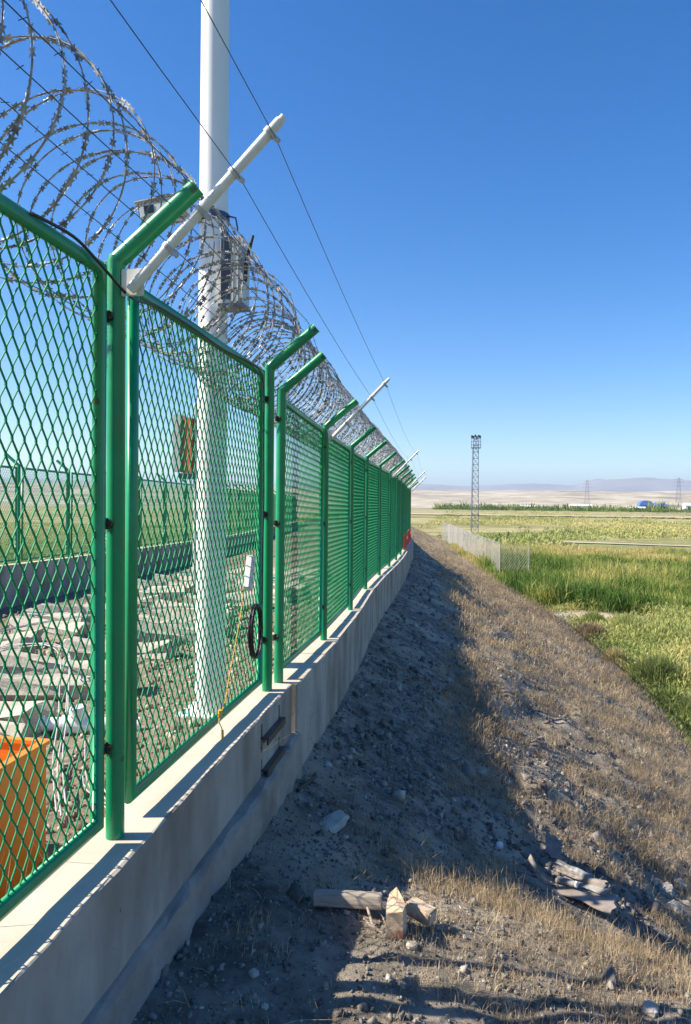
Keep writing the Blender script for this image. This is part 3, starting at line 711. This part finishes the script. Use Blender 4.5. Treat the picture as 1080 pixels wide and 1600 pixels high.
# ------------------------------------------------------------------ scatter: blades
def blades(name, px, py, pz, H, n, spread, width, m, tint, bend=.5, lean=.5, parent=None, thin=1.0, up=0.0, leaf=False):
    """n blades per tuft, each two segments"""
    N = len(px); H = np.repeat(H, n); k = N*n
    bx = np.repeat(px, n)+RNG.normal(0, 1, k)*spread*np.repeat(np.ones(N), n); by = np.repeat(py, n)+RNG.normal(0, 1, k)*spread
    bz = np.repeat(pz, n)+up*RNG.random(k)*H
    h = H*RNG.uniform(.45, 1.05, k)
    a = RNG.uniform(0, 2*np.pi, k); l = np.abs(RNG.normal(0, lean, k))
    dx, dy = np.cos(a)*l, np.sin(a)*l; s = 1/np.sqrt(1+l*l)
    b2 = bend*RNG.random(k)
    mid = np.stack([bx+dx*s*h*.5, by+dy*s*h*.5, bz+s*h*.55], -1)
    tip = np.stack([bx+dx*s*h*(1+b2), by+dy*s*h*(1+b2), bz+s*h*(1-.25*b2)], -1)
    wa = a+RNG.uniform(-1.5, 1.5, k)+math.pi/2; w = width*RNG.uniform(.5, 1.3, k)
    wx = np.stack([np.cos(wa)*w, np.sin(wa)*w, 0*w], -1)
    b = np.stack([bx, by, bz-.02], -1)
    if leaf:
        V = np.stack([b, mid+wx*.6, tip, mid-wx*.6], 1).reshape(-1, 3); i = np.arange(k)*4
        F = np.concatenate([np.stack([i, i+1, i+3], -1), np.stack([i+1, i+2, i+3], -1)])
        t = np.clip(np.repeat(tint, n)+RNG.normal(0, .13, k), 0, 1)
        return obj_of(name, np_mesh(name, V, F, m, np.repeat(t, 4)), parent)
    V = np.stack([b-wx*.5, b+wx*.5, mid+wx*.45, mid-wx*.45, tip], 1).reshape(-1, 3)
    i = np.arange(k)*5
    F = np.concatenate([np.stack([i, i+1, i+2], -1), np.stack([i, i+2, i+3], -1), np.stack([i+3, i+2, i+4], -1)])
    t = np.clip(np.repeat(tint, n)+RNG.normal(0, .13, k), 0, 1)
    return obj_of(name, np_mesh(name, V, F, m, np.repeat(t, 5)), parent)
# dry tufts on the slope
def dry(n, ylo, yhi, olo, ohi, H, nb, width, spread, name, lean=.55, thr=-.05):
    x, y = region(n, ylo, yhi, olo, ohi); o = x-XC(y)
    dens = fbm(x*1.1+3, y*.8, 4)+.16*(o-1.4)
    keep = dens+RNG.normal(0, .10, n) > thr
    x, y, o = x[keep], y[keep], o[keep]
    z = ground(x, y); keep = z > PLAIN+.15; x, y, z = x[keep], y[keep], z[keep]
    h = H*RNG.lognormal(0, .35, len(x))*(1+.010*y)
    tn = np.clip(.45+.5*fbm(x*.8, y*.5+9, 3)+RNG.normal(0, .12, len(x)), 0, 1)
    tag(blades(name, x, y, z, h, nb, spread, width, M['straw'], tn, lean=lean, leaf=(ylo > 6)), kind='stuff')
dry(3000, 3.2, 14, 1.0, 6.2, .075, 50, .0022, .055, 'dry_grass_tufts', lean=.9, thr=.0)
dry(5200, 7, 40, 1.2, 6.4, .095, 32, .0040, .13, 'dry_grass_slope', lean=1.3, thr=.02)
dry(5200, 14, 90, 1.0, 6.5, .13, 16, .010, .18, 'dry_grass_far_slope', thr=-.05, lean=1.0)
dry(900, 1.8, 9, .3, 2.2, .06, 22, .002, .04, 'dry_grass_sparse', thr=.0)
# low stubble on the sunlit ledge
n = 2600; y = RNG.uniform(1.8, 3.9, n); x = RNG.uniform(-.25, 2.3, n); kp = (fbm(x*1.5, y*1.5+4, 3)+.30*(x-.75)+.35*(y-2.7) > .0); x, y = x[kp], y[kp]
tag(blades('ledge_stubble', x, y, ground(x, y), .042*RNG.lognormal(0, .5, len(x)), 20, .025, .0015, M['straw'], np.clip(.65+RNG.normal(0, .15, len(x)), 0, 1), lean=1.1), kind='stuff')
n = 70; y = RNG.uniform(.8, 4.2, n); x = -1.24-RNG.random(n)*.16
tag(blades('dry_weeds', x, y, ground(x, y), RNG.uniform(.45, .75, n), 3, .03, .003, M['straw'], RNG.random(n), lean=.35), kind='stuff')
# dark low weed mat flecks on the whole bank (twigs and litter lying flat)
x, y = region(5000, 1.6, 12, .2, 4.5)
tag(blades('straw_litter', x, y, ground(x, y)+.012, .05*RNG.lognormal(0, .5, len(x)), 2, .03, .0022, M['straw'], RNG.random(len(x)), lean=6, bend=.2), kind='stuff')

# green plain vegetation; toe line curve
def toe(y): return np.interp(y, [5, 13, 19, 30, 44, 60, 86, 130], [4.2, 4.35, 4.55, 3.9, 2.3, .6, -1.7, -8])
def plant_zone(n, ylo, yhi, wfun):
    y = RNG.uniform(ylo, yhi, n); x = toe(y)+RNG.random(n)*wfun(y); return x, y
# feathery low green in front of the reeds
x, y = plant_zone(11000, 9, 33, lambda y: 2.5+.27*y)
e = x-toe(y); dirtm = ((x-5.6)/2.2)**2+((y-30.8)/1.6)**2 < 1
kp = ~dirtm; x, y, e = x[kp], y[kp], e[kp]
h = (.28+.25*np.clip(e/2, 0, 1)+.25*fbm(x*.35, y*.35, 3))*RNG.uniform(.7, 1.2, len(x)); h = np.clip(h, .12, 1)
tn = np.clip(.52+.75*fbm(x*.45+8, y*.3, 4)+.1*RNG.normal(size=len(x)), 0, 1)
tag(blades('low_green_scrub', x, y, np.full(len(x), PLAIN-.02), h*.36, 19, .15, .030, M['shrub'], tn, lean=1.2, up=2.4, leaf=True), kind='stuff')
# reeds
x, y = plant_zone(10500, 32, 76, lambda y: 3+.36*y)
front = 32.5+1.5*np.sin(x*.5)+1.2*fbm(x*.3, x*0, 3)-.12*(x-6)
kp = (y > front) & ~((y > 70) & (x > 12)); x, y = x[kp], y[kp]; dd = y-(32.5+1.5*np.sin(x*.5)-.12*(x-6))
h = .95*np.exp(-dd/60)+.5*fbm(x*.22, y*.16, 3); h = np.clip(h*RNG.uniform(.75, 1.15, len(x)), .35, 1.9)
tn = np.clip(.25+.017*dd+1.15*fbm(x*.32+3, y*.16, 4)+.08*RNG.normal(size=len(x)), 0, 1)
tag(blades('reed_bed', x, y, np.full(len(x), PLAIN-.02), h, 26, .30, .032, M['reed'], tn, lean=.38, up=.5, bend=.9, leaf=True), kind='stuff')
# scrub farther out, low clumps
n = 16000; r_ = 76*(5.8**RNG.random(n)); a = R(-10)+RNG.random(n)*R(38); x, y = r_*np.sin(a), r_*np.cos(a)
kp = (x > toe(y)+1) & ~((y < 96) & (y > 70) & (x > 11) & (x < 36)) & (fbm(x*.07, y*.035+2, 4)+RNG.normal(0, .12, n) > .06); x, y = x[kp], y[kp]
tn = np.clip(.62+.7*fbm(x*.03, y*.03, 3)+RNG.normal(0, .14, len(x)), 0, 1)
tag(blades('far_scrub', x, y, np.full(len(x), PLAIN-.05), .36*RNG.lognormal(0, .35, len(x)), 14, .6, .18, M['shrub'], tn, lean=.9, up=.5, leaf=True), kind='stuff')
# field left of the far fence
n = 10000; y = 9+111*RNG.random(n)**1.3; x = XC(y)-7.4-RNG.random(n)**1.4*80
tn = np.clip(.55+.8*fbm(x*.15, y*.1, 3)+RNG.normal(0, .12, n), 0, 1)
tag(blades('left_field_grass', x, y, np.maximum(ground(x, y), PLAIN), .30*RNG.lognormal(0, .3, n), 11, .38, .06, M['shrub'], tn, lean=.6, up=.4, leaf=True), kind='stuff')

# single bushes that stand out at the toe of the bank
def bush(x, y, r, h, tint, label, m='shrub', nb=900, w=.012):
    z = float(ground(x, y)); z = max(z, PLAIN)
    n = nb; u = RNG.normal(size=(n, 3)); u /= np.linalg.norm(u, axis=1)[:, None]; rad = RNG.random(n)**.5
    px = x+u[:, 0]*rad*r*.8; py = y+u[:, 1]*rad*r*.8; pz = z+np.abs(u[:, 2])*rad*h*.75
    e_ = empty('bush', (x, y, z), label, 'bush', 'bushes at the foot of the bank')
    o = blades('foliage', px, py, pz, np.full(n, h*.35), 5, r*.06, w, M[m], np.full(n, tint), lean=.9); off_par(o, e_)
    st = MB()
    for q_ in range(9):
        a = random.uniform(0, 6.28); st.tube([(x, y, z-.03), (x+math.cos(a)*r*.35, y+math.sin(a)*r*.35, z+h*.45), (x+math.cos(a)*r*.7, y+math.sin(a)*r*.7, z+h*.8)], .01, 5, rads=[.012, .008, .004])
    off_par(st.build('stems', M['wood']), e_)
bush(4.35, 21.6, .40, .55, .98, 'small round yellow bush at the edge of the slope', nb=500)
bush(5.0, 19.6, .85, .95, .08, 'dark olive bush right of the small yellow bush')
bush(5.25, 16.4, .8, .8, .25, 'grey green bush nearest the viewer at the foot of the slope')
bush(4.4, 25.8, .75, .7, .15, 'low brownish bush on the slope edge before the bare earth patch', m='straw')
bush(4.9, 28.2, .6, .8, .35, 'small pale green bush beside the bare earth patch')
bush(5.9, 27.2, .9, .9, .45, 'broad feathery green bush in front of the bare earth patch')

# bare earth patch, tracks
def sheet(name, poly, z, m, th=.0):
    me = bpy.data.meshes.new(name); me.from_pydata([(x, y, z) for x, y in poly], [], [tuple(range(len(poly)))]); me.materials.append(m)
    return tag(obj_of(name, me), kind='structure')
sheet('bare_earth', [(5.6+2.6*math.cos(a)*(1+.12*math.sin(3*a)), 31.0+1.9*math.sin(a)*(1+.15*math.cos(4*a))) for a in np.linspace(0, 6.28, 28)[:-1]], PLAIN+.03, M['dirt'])
def road(name, pts, w, z):
    P = [Vector((x, y, 0)) for x, y in pts]; L = []; Rr = []
    for i, p in enumerate(P):
        t = (P[min(i+1, len(P)-1)]-P[max(i-1, 0)]).normalized(); nrm = Vector((-t.y, t.x, 0)); ww = w*random.uniform(.75, 1.2)
        L.append(p+nrm*ww/2); Rr.append(p-nrm*ww/2)
    n = len(P); V = [(v.x, v.y, z) for v in L+Rr]; F = [(i, n+i, n+i+1, i+1) for i in range(n-1)]
    me = bpy.data.meshes.new(name); me.from_pydata(V, [], F); me.materials.append(M['dirt']); return tag(obj_of(name, me), kind='structure')
road('dirt_track', [(12+2.0*i, 90-.5*i-.02*i*i) for i in range(11)], 1.7, PLAIN+.12)
road('dirt_road', [(-60+14*i, 268+3*math.sin(i*.8)-1.2*i) for i in range(26)], 16, PLAIN+.5)

# ------------------------------------------------------------------ far tree line, houses, pylons
n = 700; x = RNG.uniform(20, 260, n); y = 455+RNG.normal(0, 9, n)-.05*x; x2 = x-35
tag(blades('tree_line', x2, y, np.full(n, PLAIN), 1.7*RNG.lognormal(0, .45, n), 30, 1.6, .40, M['reed'], np.clip(RNG.normal(.2, .15, n), 0, 1), lean=.5, up=.55, leaf=True), kind='stuff')
def house(x, y, w, d, h, wall, roofm, label, barrel=False):
    e_ = empty('house', (x, y, PLAIN), label, 'building', 'buildings on the far plain')
    MB().box((-w/2, -d/2, 0), (w/2, d/2, h)).build('wall', M[wall], e_)
    r_ = MB(); 
    if barrel:
        ring = [(w/2*math.cos(a), h+h*.8*math.sin(a)) for a in np.linspace(0, math.pi, 9)]
        vs = [(p[0], -d/2-.2, p[1]) for p in ring]+[(p[0], d/2+.2, p[1]) for p in ring]
        r_.add(vs, [(i, i+1, i+10, i+9) for i in range(8)]+[tuple(range(9)), tuple(range(9, 18))])
    else:
        r_.add([(-w/2-.4, -d/2-.4, h+.003), (w/2+.4, -d/2-.4, h+.003), (w/2+.4, d/2+.4, h+.003), (-w/2-.4, d/2+.4, h+.003), (-w/2-.4, 0, h*1.35), (w/2+.4, 0, h*1.35)], [(0, 1, 5, 4), (2, 3, 4, 5), (0, 4, 3), (1, 2, 5), (0, 3, 2, 1)])
    r_.build('roof', M[roofm], e_)
    nw = max(2, int(w/3))
    for i in range(nw):
        xx = -w/2+(i+.5)*w/nw; MB().box((xx-.6, -d/2-.05, h*.4), (xx+.6, -d/2+.05, h*.75)).build('window', M['dark'], e_)
def at(px, fwd):      # metres from a bearing: used for far things only
    lat = (px-540)/1150*fwd; return lat*.988-.1547*fwd, lat*.1547+.988*fwd
xh, yh = at(1008, 500); house(xh, yh, 9, 8, 4.0, 'bluepaint', 'bluepaint', 'blue barrel roofed shed in front of the desert hills', True)
xh, yh = at(1025, 505); house(xh, yh, 12, 8, 4.0, 'cream', 'bluepaint', 'pale house with a blue roof right of the blue shed')
xh, yh = at(996, 490); house(xh, yh, 9, 6, 2.2, 'cream', 'cream', 'low white building left of the blue shed')
xh, yh = at(1079, 430); house(xh, yh, 7, 6, 4.2, 'cream', 'cream', 'white block at the right edge of the plain')
xh, yh = at(907, 470); house(xh, yh, 13, 6, 3.2, 'cream', 'cream', 'long white building at the left end of the tree line')
xh, yh = at(826, 480); house(xh, yh, 10, 6, 2.4, 'cream', 'cream', 'low white hut left of the long white building')
def lattice(x, y, z0, h, w0, w1, label, name, cat, n, r, arms=None, group=None):
    e_ = empty(name, (x, y, z0), label, cat, group)
    lv = [(w0+(w1-w0)*(i/n)) for i in range(n+1)]
    for sx, sy in ((-1, -1), (1, -1), (1, 1), (-1, 1)):
        MB().tube([(sx*w0/2, sy*w0/2, 0), (sx*w1/2, sy*w1/2, h)], r, 6).build('leg', M['latt'], e_)
    br = MB()
    for i in range(n):
        z1_, z2_ = h*i/n, h*(i+1)/n; a, b = lv[i]/2, lv[i+1]/2
        cs = [(-1, -1), (1, -1), (1, 1), (-1, 1)]
        for q_ in range(4):
            c0, c1 = cs[q_], cs[(q_+1) % 4]
            br.tube([(c0[0]*a, c0[1]*a, z1_), (c1[0]*b, c1[1]*b, z2_)], r*.5, 4, cap=False); br.tube([(c1[0]*a, c1[1]*a, z1_), (c0[0]*b, c0[1]*b, z2_)], r*.6, 4, cap=False)
            br.tube([(c0[0]*b, c0[1]*b, z2_), (c1[0]*b, c1[1]*b, z2_)], r*.7, 4, cap=False)
    br.build('bracing', M['latt'], e_); return e_
tx, ty = at(742.5, 112); tw = lattice(tx, ty, PLAIN, 14.2, 1.0, .72, 'tall blue grey lattice light tower with a railed top platform beyond the bank', 'light_tower', 'tower', 15, .045)
pf = MB().box((-.72, -.72, 12.9), (.72, .72, 12.98)); pf.build('platform', M['latt'], tw)
rl = MB()
for zz in (13.4, 13.9):
    rl.tube([(-.7, -.7, zz), (.7, -.7, zz), (.7, .7, zz), (-.7, .7, zz), (-.7, -.7, zz)], .03, 4)
for a in (-.7, 0, .7):
    for b in (-.7, .7): rl.tube([(a, b, 12.98), (a, b, 14.4)], .03, 4); rl.tube([(b, a, 12.98), (b, a, 13.9)], .03, 4)
rl.build('railing', M['latt'], tw)
MB().tube([(-.7, -.7, 14.4), (.7, -.7, 14.4), (.7, .7, 14.4), (-.7, .7, 14.4), (-.7, -.7, 14.4)], .045, 4).build('lamp_ring', M['latt'], tw)
for i in range(6):
    a = -.62+i*.25; y_ = -.8 if i % 2 == 0 else .75
    MB().bbox((a-.13, y_-.1, 14.42+.05*(i % 3)), (a+.13, y_+.1, 14.78+.05*(i % 3)), .02).build('floodlight', M['dark'], tw)
ld = MB()
for sx in (-.18, .18): ld.tube([(-.62+sx*.2, -.55+sx, .3), (-.5+sx*.2, -.5+sx, 12.9)], .03, 4)
for i in range(40): ld.tube([(-.62, -.73, .5+i*.31), (-.62, -.37, .5+i*.31)], .018, 4, cap=False)
ld.build('ladder', M['latt'], tw)
pw = empty('power_pylon', (0, 0, 0), '', '')
bpy.data.objects.remove(pw)
for px_i, fwd, hh, lab in ((1060, 640, 26, 'faint lattice power pylon nearest the right edge, above the plain'), (917, 760, 27, 'faint lattice power pylon above the long white building')):
    x_, y_ = at(px_i, fwd); p_ = lattice(x_, y_, PLAIN+2, hh, 5, 1.2, lab, 'power_pylon', 'pylon', 8, .07, group='power pylons on the plain')
    for k_, zz in enumerate((hh*.72, hh*.84, hh*.95)):
        wv = 5.5-k_; MB().tube([(-wv, 0, zz), (0, 0, zz+.7), (wv, 0, zz)], .07, 4).tube([(-wv, 0, zz), (wv, 0, zz)], .06, 4).build('crossarm', M['latt'], p_)

# ------------------------------------------------------------------ chain link fence low on the bank
ys_ = list(np.linspace(45.5, 92, 16))
cf = empty('chain_link_fence', (float(toe(45.5))-1.0, 45.5, -3.0), 'pale silver chain link fence running along the foot of the bank', 'fence')
def CX(y): return float(toe(y))+.25
for i, y_ in enumerate(ys_):
    z = gnd(CX(y_), y_); off_par(MB().tube([(CX(y_), y_, z-.1), (CX(y_), y_, z+2.2)], .024, 6).build('post', M['galv_dull']), cf)
for i in range(len(ys_)-1):
    ya, yb = ys_[i], ys_[i+1]; za, zb2 = gnd(CX(ya), ya), gnd(CX(yb), yb); m = MB()
    L = yb-ya; n = 24
    def Pq(u, v): return (CX(ya)+(CX(yb)-CX(ya))*u, ya+L*u, za+(zb2-za)*u+.05+2.1*v)
    hh = 2.1; st = hh/L
    for q_ in range(-13, 22):
        u0 = q_/20
        for sgn in (1, -1):
            a0, v0 = (u0, 0); a1, v1 = (u0+st, 1)
            if a1 <= 0 or a0 >= 1: continue
            t0 = max(0, -a0/st) if a0 < 0 else 0; t1 = min(1, (1-a0)/st)
            p0 = (a0+st*t0, t0 if sgn > 0 else 1-t0); p1 = (a0+st*t1, t1 if sgn > 0 else 1-t1)
            m.tube([Pq(*p0), Pq(*p1)], .0045, 3, cap=False)
    o = m.build('link_mesh', M['galv_dull']); off_par(o, cf); o['kind'] = 'stuff'
    off_par(MB().tube([Pq(0, 1.02), Pq(1, 1.02)], .014, 5).build('top_rail', M['galv_dull']), cf)
# return panel at near end
m = MB(); z = gnd(CX(45.5), 45.5); zz0 = max(gnd(CX(45.5)+1.6, 45), PLAIN)
for q_ in range(-10, 14):
    for sgn in (1, -1):
        for _ in (0,):
            a0 = q_*.14; a1 = a0+1.65*.8
            if a1 <= 0 or a0 >= 1.7: continue
            t0 = max(0, -a0/1.32); t1 = min(1, (1.7-a0)/1.32)
            f0, f1_ = t0, t1
            p = lambda a_, v_: (CX(45.5)+a_, 45.5-.1*a_, z-.3*a_*.1+.05+2.1*v_)
            m.tube([p(a0+1.32*t0, f0 if sgn > 0 else 1-f0), p(a0+1.32*t1, f1_ if sgn > 0 else 1-f1_)], .007, 3, cap=False)
o = m.build('link_mesh', M['galv_dull']); off_par(o, cf); o['kind'] = 'stuff'
off_par(MB().tube([(CX(45.5)+1.7, 45.33, z-.2), (CX(45.5)+1.7, 45.33, z+2.1)], .024, 6).build('post', M['galv_dull']), cf)

# ------------------------------------------------------------------ debris on the path
def lump(name, x, y, size, m, label, cat, rz=0, tilt=(0, 0), dz=0, seed=1, group=None, rough=.12):
    r = random.Random(seed); bm = bmesh.new(); bmesh.ops.create_icosphere(bm, subdivisions=3, radius=1)
    for v in bm.verts:
        c = v.co; n_ = math.sin(c.x*5+seed)*math.cos(c.y*4+seed*2)*math.sin(c.z*4.3+seed)*rough*1.3
        p = [math.copysign(abs(c[i])**.6, c[i]) for i in range(3)]
        v.co = Vector((p[0]*size[0]/2, p[1]*size[1]/2, p[2]*size[2]/2))*(1+n_+r.uniform(-.02, .02))
    me = bpy.data.meshes.new(name); bm.to_mesh(me); bm.free(); me.materials.append(m)
    o = obj_of(name, me); o.location = (x, y, gnd(x, y)+dz); o.rotation_euler = (tilt[0], tilt[1], rz)
    return tag(o, label, cat, group)
def pick(px, py):      # where a line of sight meets the ground (camera at the origin, 1.1 m above wall top)
    px2 = px; hor = 783+(px-540)*.0105
    lo = None
    for f in np.arange(1.2, 60, .01):
        lat = (px-540)/1150*f; x = lat*.988-.1547*f; y = lat*.1547+.988*f
        z = 1.10-(py-hor)/1150*f
        if z <= float(ground(x, y)): return x, y
    return x, y
x, y = pick(521, 1296)
lump('flat_stone', x, y, (.11, .33, .05), M['rock'], 'long flat pale stone lying in the shade near the wall', 'stone', rz=-.30, dz=.008, seed=3)
# log
x, y = pick(550, 1424)
lg = MB(); n = 14
prof_ = [(.037*(1+.10*math.sin(k*1.7)), 2*math.pi*k/n) for k in range(n)]
vs = []
for s in np.linspace(-.135, .135, 8):
    for (r_, a) in prof_: vs.append((s+random.uniform(-.004, .004)*(abs(s) > .13), r_*math.cos(a)*(1+.03*math.sin(s*30)), r_*math.sin(a)*.85))
fs = [(i*n+k, i*n+(k+1) % n, (i+1)*n+(k+1) % n, (i+1)*n+k) for i in range(7) for k in range(n)]+[tuple(range(n))[::-1], tuple(range(7*n, 8*n))]
o = lg.add(vs, fs).build('log', M['wood']); o.location = (x, y, gnd(x, y)+.032); o.rotation_euler = (0, 0, R(4)); tag(o, 'short grey weathered log lying on the dark gravel', 'log')
x, y = pick(626, 1462)
def chunk(pts, h):
    n = len(pts); return pts, h
bk = MB()
pr = [(-.036, -.045), (.030, -.05), (.042, .0), (.038, .03), (-.002, .095), (-.030, .10), (-.038, .04)]
n = len(pr)
vs = [(a, b, 0) for a, b in pr]+[(a*.95, b*.97, .10+.02*math.sin(i*2)) for i, (a, b) in enumerate(pr)]
bk.add(vs, [tuple(range(n))[::-1], tuple(range(n, 2*n))]+[(i, (i+1) % n, n+(i+1) % n, n+i) for i in range(n)])
o = bk.build('broken_brick', M['brick']); o.location = (x, y, gnd(x, y)-.005); o.rotation_euler = (R(6), 0, R(2)); tag(o, 'pale broken brick standing on end in a patch of sunlight', 'brick')
x2_, y2_ = x+.065, y+.10
o = MB().bbox((-.055, -.03, 0), (.055, .03, .055), .006).build('brick_piece', M['brick']); o.location = (x2_+.02, y2_, gnd(x2_, y2_)+.03); o.rotation_euler = (0, R(8), R(-28)); tag(o, 'brown brick fragment tucked behind the pale broken brick', 'brick')
x, y = pick(590, 1462)
tag(MB().tube([(x-.03, y+.07, gnd(x, y)+.05), (x, y, gnd(x, y)+.018), (x+.05, y-.03, gnd(x, y)+.012)], .006, 6).tube([(x-.04, y+.03, gnd(x, y)+.03), (x+.01, y-.015, gnd(x, y)+.015)], .004, 5).build('twig', M['wood']), 'forked dead twig between the log and the broken brick', 'twig')
x, y = pick(788, 1328); lump('white_stone', x, y, (.05, .055, .04), M['cream'], 'small round white stone in the shade right of the log', 'stone', dz=.014, seed=5, rough=.03)
for (a, b, s, lab) in ((1030, 1590, .05, 'white stone at the bottom right corner of the ledge'), (421, 1583, .022, 'tiny pale stone at the bottom of the path near the wall'), (549, 1188, .045, 'pale pebble alone in the shade beyond the flat stone'),
                       (403, 1532, .03, 'flat grey shard near the wall foot'), (652, 1490, .035, 'pale pebble just in front of the broken brick'), (795, 1385, .05, 'grey flat stone half way between white stone and litter')):
    x, y = pick(a, b); lump('pebble', x, y, (s, s*1.1, s*.6), M['rock'], lab, 'stone', dz=s*.2, seed=int(a), rz=a)
for (a, b, s, lab) in ((1052, 1402, .13, 'pale angular rock right of the litter, leaning'), (1072, 1392, .12, 'cream rock at the right edge beside the litter'), (1030, 1385, .07, 'small brown rock left of the two pale rocks'), (1062, 1428, .08, 'low rock below the two pale rocks')):
    x, y = pick(a, b); lump('rock', x, y, (s, s*.9, s*.7), M['rock'], lab, 'rock', dz=s*.15, seed=int(a), rz=a*.1, rough=.2, tilt=(.3, .2))
# litter pile: sheets, roll, boards
def sheet_obj(name, c, ux, uy, th_, m, label, cat, wav=0.0, nx=10, ny=6, taper=0.0):
    c = Vector(c); ux = Vector(ux); uy = Vector(uy); nn = ux.cross(uy).normalized(); vs = []
    for s_ in (0, 1):
        for j in range(ny+1):
            for i in range(nx+1):
                u, v = i/nx-.5, j/ny-.5; jag = 1+.06*math.sin(j*2.1+i)*(abs(u) > .45)
                vs.append(c+ux*u*jag+uy*v*(1-taper*(.5-u))+uy*.05*math.sin(i*1.3+s_*0)*(abs(v) > .4)+nn*(wav*math.sin(u*5)*math.cos(v*4)+s_*th_))
    k = (nx+1)*(ny+1); fs = []
    for j in range(ny):
        for i in range(nx):
            a = j*(nx+1)+i; q4 = (a, a+1, a+nx+2, a+nx+1); fs.append(q4[::-1]); fs.append(tuple(t+k for t in q4))
    ring = [i for i in range(nx+1)]+[(j+1)*(nx+1)-1 for j in range(1, ny+1)]+[ny*(nx+1)+i for i in range(nx-1, -1, -1)]+[j*(nx+1) for j in range(ny-1, 0, -1)]
    for q_ in range(len(ring)):
        a, b = ring[q_], ring[(q_+1) % len(ring)]; fs.append((a, b, b+k, a+k))
    o = MB().add(vs, fs).build(name, m); return tag(o, label, cat)
x, y = pick(905, 1412); g = gnd(x, y)
sheet_obj('brown_board', (x, y, g+.045), (.50, -.15, -.03), (.08, .20, .02), .008, M['board'], 'flat brownish board lying lowest under the litter, tip pointing left', 'board', wav=.004, taper=.92)
sheet_obj('grey_sheet', (x+.09, y+.07, g+.080), (.26, -.14, .01), (.03, .07, .035), .004, M['slate'], 'curled grey sheet on top of the brown board', 'sheet', wav=.012)
sheet_obj('grey_sheet', (x+.06, y+.10, g+.105), (.30, -.17, .01), (.02, .045, .035), .004, M['board'], 'narrow warped sheet above the curled grey sheet', 'sheet', wav=.016, taper=.4)
sheet_obj('grey_sheet', (x+.02, y+.15, g+.125), (.20, -.17, -.02), (.03, .03, .05), .003, M['slate'], 'topmost thin dark strip of the litter pile, rising towards the leaning board', 'sheet', wav=.014, taper=.6)
x3, y3 = pick(873, 1345); g3 = gnd(x3, y3)
sheet_obj('leaning_board', (x3, y3, g3+.08), (.11, -.04, -.05), (.0, .06, .14), .009, M['slate'], 'pale grey board leaning up in the dry grass behind the litter', 'board', wav=.003)
cn = empty('metal_can', (x-.035, y+.05, g+.095), 'small grey can with a white end lying on the brown board', 'can')
MB().tube([(-.055, .02, 0), (.05, -.03, 0)], .020, 16).build('can_body', M['slate'], cn); MB().tube([(.05, -.03, 0), (.062, -.036, 0)], .0205, 16).build('can_end', M['cream'], cn)
# iron bar by wall foot
x, y = pick(478, 1230)
tag(MB().tube([(x, y-.15, gnd(x, y-.15)+.015), (x+.03, y+.2, gnd(x, y+.2)+.03)], .012, 6).build('iron_bar', M['rust']), 'thin dark iron bar lying at the foot of the second wall', 'bar')

# ------------------------------------------------------------------ haze
hz = MB().box((-12500, -12500, -60), (12500, 12500, 340)).build('haze', M['cream'])
hm = bpy.data.materials.new('haze_air'); hm.use_nodes = True; t = hm.node_tree; t.nodes.clear()
pv = t.nodes.new('ShaderNodeVolumePrincipled'); pv.inputs['Color'].default_value = (.62, .78, 1.0, 1); pv.inputs['Density'].default_value = 1.25e-4; pv.inputs['Anisotropy'].default_value = 0.2
ou = t.nodes.new('ShaderNodeOutputMaterial'); t.links.new(pv.outputs[0], ou.inputs['Volume'])
hz.data.materials.clear(); hz.data.materials.append(hm); tag(hz, kind='stuff')
